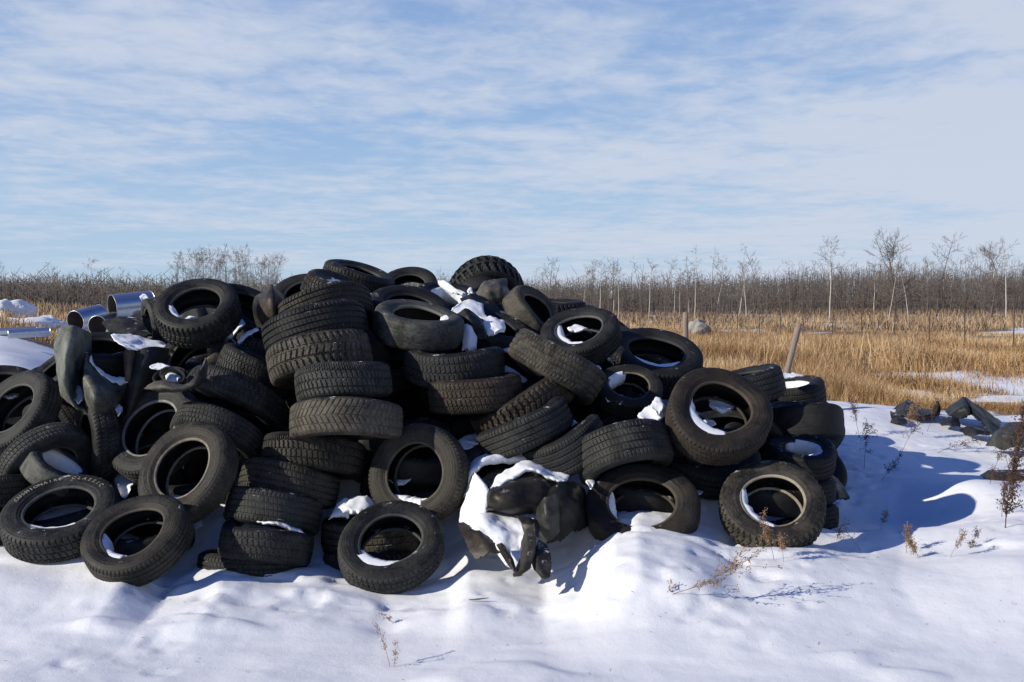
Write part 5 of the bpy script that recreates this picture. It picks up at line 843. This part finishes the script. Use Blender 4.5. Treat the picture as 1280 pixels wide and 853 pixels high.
weed(1075, 545, 10.2, .40, (-.1, .1), 26, 'faint weed standing at the crest of the snowbank near the black smooth tyre', 'weedred', 2, .002, spread=.4)
weed(1236, 628, 8.2, .34, (.3, .1), 20, 'thin weed beside the half buried muddy casing', 'weedred', 2, .002, spread=.4)
weed(1270, 540, 9.6, .5, (-.1, 0), 60, 'bushy dark red weed in front of the grey tyre shell', 'weedred', 2, .003, spread=.35)
rngL = np.random.RandomState(4); segs = []
for i in range(170):
    if i < 110: x = rngL.uniform(1.4, 3.4); y = rngL.uniform(5.0, 7.0)
    else: x = rngL.uniform(-2.5, 1.6); y = rngL.uniform(4.9, 6.1)
    p = np.array([x, y, float(ground(x, y)) + .003]); q = rngL.normal(0, 1, 3) * (.010, .010, .004) * rngL.uniform(.3, 1.3); segs.append((p, p + q, .0015, .001))
V, F = tubes(segs); lo_ = mobj('plant_litter', meshdata('plant_litter', V, F, M['weed'])); tag(lo_, kind='stuff')
tw = mobj('fallen_twig', meshdata('fallen_twig', *tubes([((0, 0, 0), (.05, 0, .004), .003, .005), ((.05, 0, .004), (.11, .01, .008), .005, .002)], 5), M['bark'])); tw.location = P(586, 738, 6.0); tw.location.z = float(ground(tw.location.x, tw.location.y)) + .008; tag(tw, 'small dark twig lying flat on the sunny snow left of the torn strips', 'twig')

# ---------------------------------------------------------------- tall dry grass
def grassmat(name, a, b_, c):
    m, t, b = mat(name); at = N(t, 'ShaderNodeAttribute'); at.attribute_name = 'tone'
    L(t, mramp(t, at.outputs['Fac'], [(0.0, a), (0.5, b_), (1.0, c)]), b.inputs['Base Color']); b.inputs['Roughness'].default_value = 0.75; b.inputs['Specular IOR Level'].default_value = .25
    return m
M['grass'] = grassmat('golden_grass', (0.17, 0.09, 0.038), (0.44, 0.27, 0.125), (0.66, 0.50, 0.31))
M['brush'] = grassmat('far_brush', (0.12, 0.085, 0.065), (0.25, 0.175, 0.12), (0.50, 0.36, 0.21))
def blades(name, x, y, h, wd, tone, m, bend=.6, seed=0):
    rng = np.random.RandomState(seed); n = len(x); z = ground(x, y) - .03
    a = rng.uniform(0, TAU, n); ux, uy = np.cos(a) * wd / 2, np.sin(a) * wd / 2; b = rng.uniform(0, TAU, n); bl = h * bend * rng.rand(n) ** .7
    bx, by = np.cos(b) * bl, np.sin(b) * bl; V = np.zeros((n, 6, 3))
    for k, (t, ww) in enumerate(((0, .8), (.55, 1.0), (1.0, .25))):
        cx = x + bx * t * t; cy = y + by * t * t; cz = z + h * (t - .12 * t * t * (bl / h) * 3)
        V[:, 2 * k] = np.stack([cx - ux * ww, cy - uy * ww, cz], -1); V[:, 2 * k + 1] = np.stack([cx + ux * ww, cy + uy * ww, cz], -1)
    o = np.arange(n)[:, None] * 6; F = np.concatenate([o + np.array([[0, 1, 3, 2]]), o + np.array([[2, 3, 5, 4]])], 1).reshape(-1, 4)
    me = meshdata(name, V.reshape(-1, 3), F, M[m], False); at = me.attributes.new('tone', 'FLOAT', 'POINT'); at.data.foreach_set('value', np.repeat(tone, 6).astype(np.float32))
    ob = mobj(name, me); tag(ob, kind='stuff'); return ob
def scatter(n, y0, y1, s0, s1, seed, power=1.6):
    rng = np.random.RandomState(seed); u = rng.rand(n); q = 1 - power
    y = (y0 ** q + u * (y1 ** q - y0 ** q)) ** (1 / q) if abs(q) > 1e-3 else y0 * (y1 / y0) ** u
    s = rng.uniform(s0, s1, n); return y * s, y, rng
def grassfield():
    X, Y, H, Wd, Tn = [], [], [], [], []
    # right and middle field: s = x / y
    for (n, y0, y1, s0, s1, seed, hh, ww) in ((170000, 12.6, 27, .0, .66, 1, .62, .0065), (190000, 20, 60, -.12, .66, 2, .66, .012), (60000, 17.0, 60, -.72, -.15, 3, .26, .016)):
        x, y, rng = scatter(n, y0, y1, s0, s1, seed, 1.4)
        sc = snow_cover(x, y); clump = fbm(x * .55, y * .4, 61, 4); keep = rng.rand(n) < np.clip(.75 + clump * 1.4 - sc * .93, .07, 1)
        if seed == 1: keep &= rng.rand(n) < sm(12.4, 14.5, y + 1.0 * fbm(x * .6, y * .3, 77, 2))
        hg = hh * (.75 + .9 * np.clip(fbm(x * .3, y * .22, 71, 3) + .25, 0, .8)) * rng.uniform(.45, 1.1, n)
        if seed == 1: hg *= (.42 + .58 * sm(13, 19, y)) * (1 - .45 * sm(.28, .40, x / y))
        for yy in (.5, 1.5, 3.0): hg *= 1 - .45 * snow_cover(x, y + yy) * (y > 13)
        if seed == 2: hg *= (1 - .35 * sm(36, 55, y)) * (1 - .45 * sm(.2, .32, x / y) * sm(26, 36, y))
        t = np.clip(.5 + .8 * fbm(x * .4, y * .3, 81, 3) + rng.normal(0, .24, n), 0, 1)
        k = keep; X.append(x[k]); Y.append(y[k]); H.append(hg[k]); Wd.append(np.full(k.sum(), ww) * rng.uniform(.6, 1.3, k.sum())); Tn.append(t[k])
    blades('tall_golden_grass', *[np.concatenate(a) for a in (X, Y, H, Wd, Tn)], 'grass', seed=9)
    x, y, rng = scatter(85000, 58, 135, -.72, .68, 12, 1.2); sc = snow_cover(x, y); k = rng.rand(len(x)) < np.clip(.8 - sc * .75, .1, 1); x, y = x[k], y[k]
    hg = np.where(y < 88, .8, 1.0) * rng.uniform(.2, .8, len(x)) * (1 + .5 * fbm(x * .1, y * .1, 4, 2)); t = np.clip(.45 + .5 * fbm(x * .12, y * .2, 5, 3) + rng.normal(0, .15, len(x)), 0, 1)
    t = np.where(y < 86, np.clip(t + .3, 0, 1), t)
    blades('far_brush', x, y, hg, .05 * rng.uniform(.5, 1.3, len(x)), t, 'brush', seed=10)
grassfield()

# ---------------------------------------------------------------- bare trees
def tree_geo(seed, h, style):
    """tapered trunk with limbs; returns trunk segments and crown segments"""
    rng = np.random.RandomState(seed); trunk, crown = [], []
    lean = rng.normal(0, .05, 2); p = np.array([0, 0, -.2]); d = np.array([lean[0], lean[1], 1.0]); d /= np.linalg.norm(d)
    r0 = {'birch': .011, 'grove': .008, 'oak': .017, 'pole': .009}[style] * h; n = 16; bare = {'birch': .38, 'grove': .34, 'oak': .22, 'pole': .35}[style]
    top = .62 if style == 'oak' else 1.0; pts = [p.copy()]
    def grow(a, dv, l, r, depth, up):
        k = 4; pts_ = []
        for s in range(k):
            c = a + dv * l / k; ra = r * (1 - .55 * s / k); crown.append((a, c, ra, r * (1 - .55 * (s + 1) / k))); a = c; pts_.append((a.copy(), dv.copy()))
            dv = dv + rng.normal(0, .16, 3) + np.array([0, 0, up]); dv /= np.linalg.norm(dv)
        if depth > 0:
            nb = {'birch': 4, 'grove': 4, 'oak': 5, 'pole': 3}[style]
            for _ in range(nb):
                q, qd = pts_[rng.randint(1, k)]; nd = qd + rng.normal(0, .62, 3); nd /= np.linalg.norm(nd); grow(q, nd, l * rng.uniform(.35, .62), max(.0035, r * .45), depth - 1, up)
            grow(a, dv, l * .5, max(.0035, r * .42), depth - 1, up)
    for i in range(n):
        t = i / n; q = p + d * h * top / n; trunk.append((p, q, r0 * (1 - .85 * t / top if style != 'oak' else 1 - .5 * t), r0 * (1 - .85 * (t + 1 / n) / top if style != 'oak' else 1 - .5 * (t + 1 / n))))
        p = q; pts.append(p.copy()); d = d + rng.normal(0, .035, 3) * (1, 1, 0); d /= np.linalg.norm(d)
        if t > bare:
            nb = {'birch': rng.choice([1, 2, 3]), 'grove': rng.choice([1, 2, 2]), 'oak': rng.choice([1, 2, 3]), 'pole': rng.choice([0, 1, 2])}[style]
            for _ in range(nb):
                a = rng.uniform(0, TAU); up = {'birch': .85, 'grove': 1.1, 'oak': .75, 'pole': .6}[style]; dv = np.array([math.cos(a), math.sin(a), up * rng.uniform(.5, 1.2)]); dv /= np.linalg.norm(dv)
                l = h * {'birch': .20, 'grove': .17, 'oak': .33, 'pole': .13}[style] * (1.25 - t * .7) * rng.uniform(.55, 1.15); grow(p.copy(), dv, l, r0 * (.42 if style == 'oak' else .30) * (1 - .5 * t), 2, .06)
    if style == 'oak':
        for _ in range(4): dv = np.array([rng.normal(0, .45), rng.normal(0, .45), 1.0]); dv /= np.linalg.norm(dv); grow(p.copy(), dv, h * .36, r0 * .45, 3, .05)
    else: grow(p.copy(), d, h * .1, r0 * .15, 1, .05)
    return trunk, crown
TREES = {}; ZT = {}
def tree_mesh(style, v, pale):
    key = (style, v, pale)
    if key not in TREES:
        tr, cr = tree_geo(v * 17 + len(style) * 5 + 2, 1.0 * 6, style)
        V, F = tubes(tr, 7); V2, F2 = tubes([(a, b, max(ra, .006), max(rb, .0045)) for a, b, ra, rb in cr], 3)
        TREES[key] = (meshdata('trunk', V, F, M['birch'] if style in ('birch', 'pole') and pale else M['bark']), meshdata('crown', V2, F2, M['twig_pale'] if style == 'grove' else (M['twig'] if pale or style != 'oak' else M['bark']), False))
    return TREES[key]
def tree(px, pytop, pybase, style, v, d, label, group=None, pale=True, lean=0.0):
    b = P(px, pybase, d); b[2] = float(ground(b[0], b[1])); top = P(px, pytop, d); h = max(1.0, top[2] - b[2])
    nm = {'birch': 'birch_tree', 'grove': 'aspen_tree', 'oak': 'oak_tree', 'pole': 'young_birch_tree'}[style]
    r = empty(nm); r.location = b; r.scale = (h / 6,) * 3; r.rotation_euler = (0, lean, hsh(int(px), v) * TAU)
    ms = tree_mesh(style, v, pale); zt = max(v_.co.z for v_ in ms[1].vertices) if ms[1].name not in ZT else ZT[ms[1].name]
    ZT[ms[1].name] = zt; r.scale = (h / zt,) * 3
    for n_, me in zip(('trunk', 'crown'), ms): mobj(n_, me, r)
    tag(r, label, 'tree', group); return r
tree(1120, 283, 404, 'oak', 1, 74, 'dark spreading tree, the widest crown on the right horizon', pale=False)
tree(1170, 290, 400, 'birch', 1, 76, 'tall tree with a forked crown right of the widest dark tree', pale=False)
tree(1037, 294, 395, 'birch', 2, 78, 'white trunked birch with a broad twiggy head left of the widest dark tree')
tree(1110, 325, 398, 'pole', 4, 72, 'short birch with a leaning white trunk under the widest dark tree', lean=-.12)
tree(1136, 330, 398, 'pole', 5, 72, 'pale birch leaning right, just right of the widest dark tree', lean=.10)
tree(953, 300, 385, 'pole', 1, 92, 'slender tall bare tree standing left of the white trunked birch', pale=False)
tree(933, 322, 385, 'birch', 3, 88, 'small pale birch close left of the slender tall bare tree')
tree(890, 308, 384, 'pole', 2, 92, 'thin crooked tree leaning left above the grey wooden post', pale=False, lean=-.05)
tree(868, 305, 384, 'pole', 3, 90, 'thin birch with a white foot above the grey wooden post')
tree(1238, 300, 392, 'oak', 3, 84, 'dark tree group member nearest the right edge with a dense crown', pale=False)
tree(1258, 294, 392, 'birch', 4, 82, 'tall white trunked birch at the right edge')
tree(811, 322, 384, 'birch', 5, 92, 'pale birch with a tangled head right of the pile\'s shoulder')
tree(770, 321, 384, 'birch', 6, 96, 'dark slim tree over the whitewall tyre', pale=False)
rt = np.random.RandomState(77)
GR = 'thin bare trees along the right horizon'
for i in range(50):
    px = rt.uniform(665, 1420); st = ['birch', 'pole', 'birch', 'grove'][rt.randint(4)]; d = rt.uniform(84, 112); top = rt.uniform(318, 346) - (8 if px > 1150 else 0)
    tree(px, top, 386, st, rt.randint(1, 7), d, 'one of the many thin bare trees scattered along the right horizon', GR, pale=rt.rand() < .3, lean=rt.normal(0, .05))
# left: grove and single trees
tree(118, 318, 385, 'grove', 1, 60, 'round headed pale bare tree, tallest left of the dense grove')
tree(68, 326, 385, 'grove', 2, 62, 'wide pale bare tree left of the round headed one')
tree(157, 333, 385, 'grove', 3, 66, 'small bare tree between the round headed one and the grove')
tree(-4, 318, 385, 'birch', 2, 60, 'bare tree cut off by the left edge of the view')
tree(550, 332, 390, 'grove', 4, 80, 'bare tree tip showing between the skyline arch and truck tyre')
for i in range(30):
    px = 222 + 128 * (i / 29) + rt.normal(0, 4); top = 302 + 14 * abs((i / 29) - .45) * 2 + rt.uniform(-4, 10)
    tree(px, top, 385, 'grove', rt.randint(1, 7), rt.uniform(58, 74), 'one of the crowded pale bare trees of the dense grove behind the pile', 'pale bare trees of the dense grove')
for i in range(38):
    px = rt.uniform(-130, 470); tree(px, rt.uniform(334, 350), 385, 'grove', rt.randint(1, 7), rt.uniform(62, 90), 'one of the small bare trees strung along the left horizon', 'small bare trees along the left horizon')
# far wood: one mass of stems and twigs
def farwood():
    rng = np.random.RandomState(5); n = 20000; s = rng.uniform(-.75, .75, n); y = rng.uniform(112, 190, n); left = s < -.12
    y = np.where(left, y * .72, y); x = s * y; z = ground(x, y); h = (np.where(left, 3.1, 4.6 + 1.5 * sm(.15, .45, s))) * (.72 + .35 * fbm(x * .03, y * .02, 6, 3) + rng.rand(n) ** 2 * .35)
    segs = []; A = np.stack([x, y, z - .1], -1); tl = rng.normal(0, .12, (n, 2)) * h[:, None]; B = A + np.stack([tl[:, 0], tl[:, 1], h], -1)
    V, F = tubes([(a, b, .035, .012) for a, b in zip(A, B)], 3)
    m = 60000; k = rng.randint(0, n, m); t = rng.uniform(.15, 1, m); Q = A[k] + (B[k] - A[k]) * t[:, None]; E = Q + rng.normal(0, 1, (m, 3)) * (.55, .4, .3) + np.array([0, 0, .45])
    V2, F2 = tubes([(a, b, .022, .012) for a, b in zip(Q, E)], 3); V, F = merge([(V, F), (V2, F2)])
    o = mobj('far_wood', meshdata('far_wood', V, F, M['twig'], False)); tag(o, kind='stuff')
farwood()
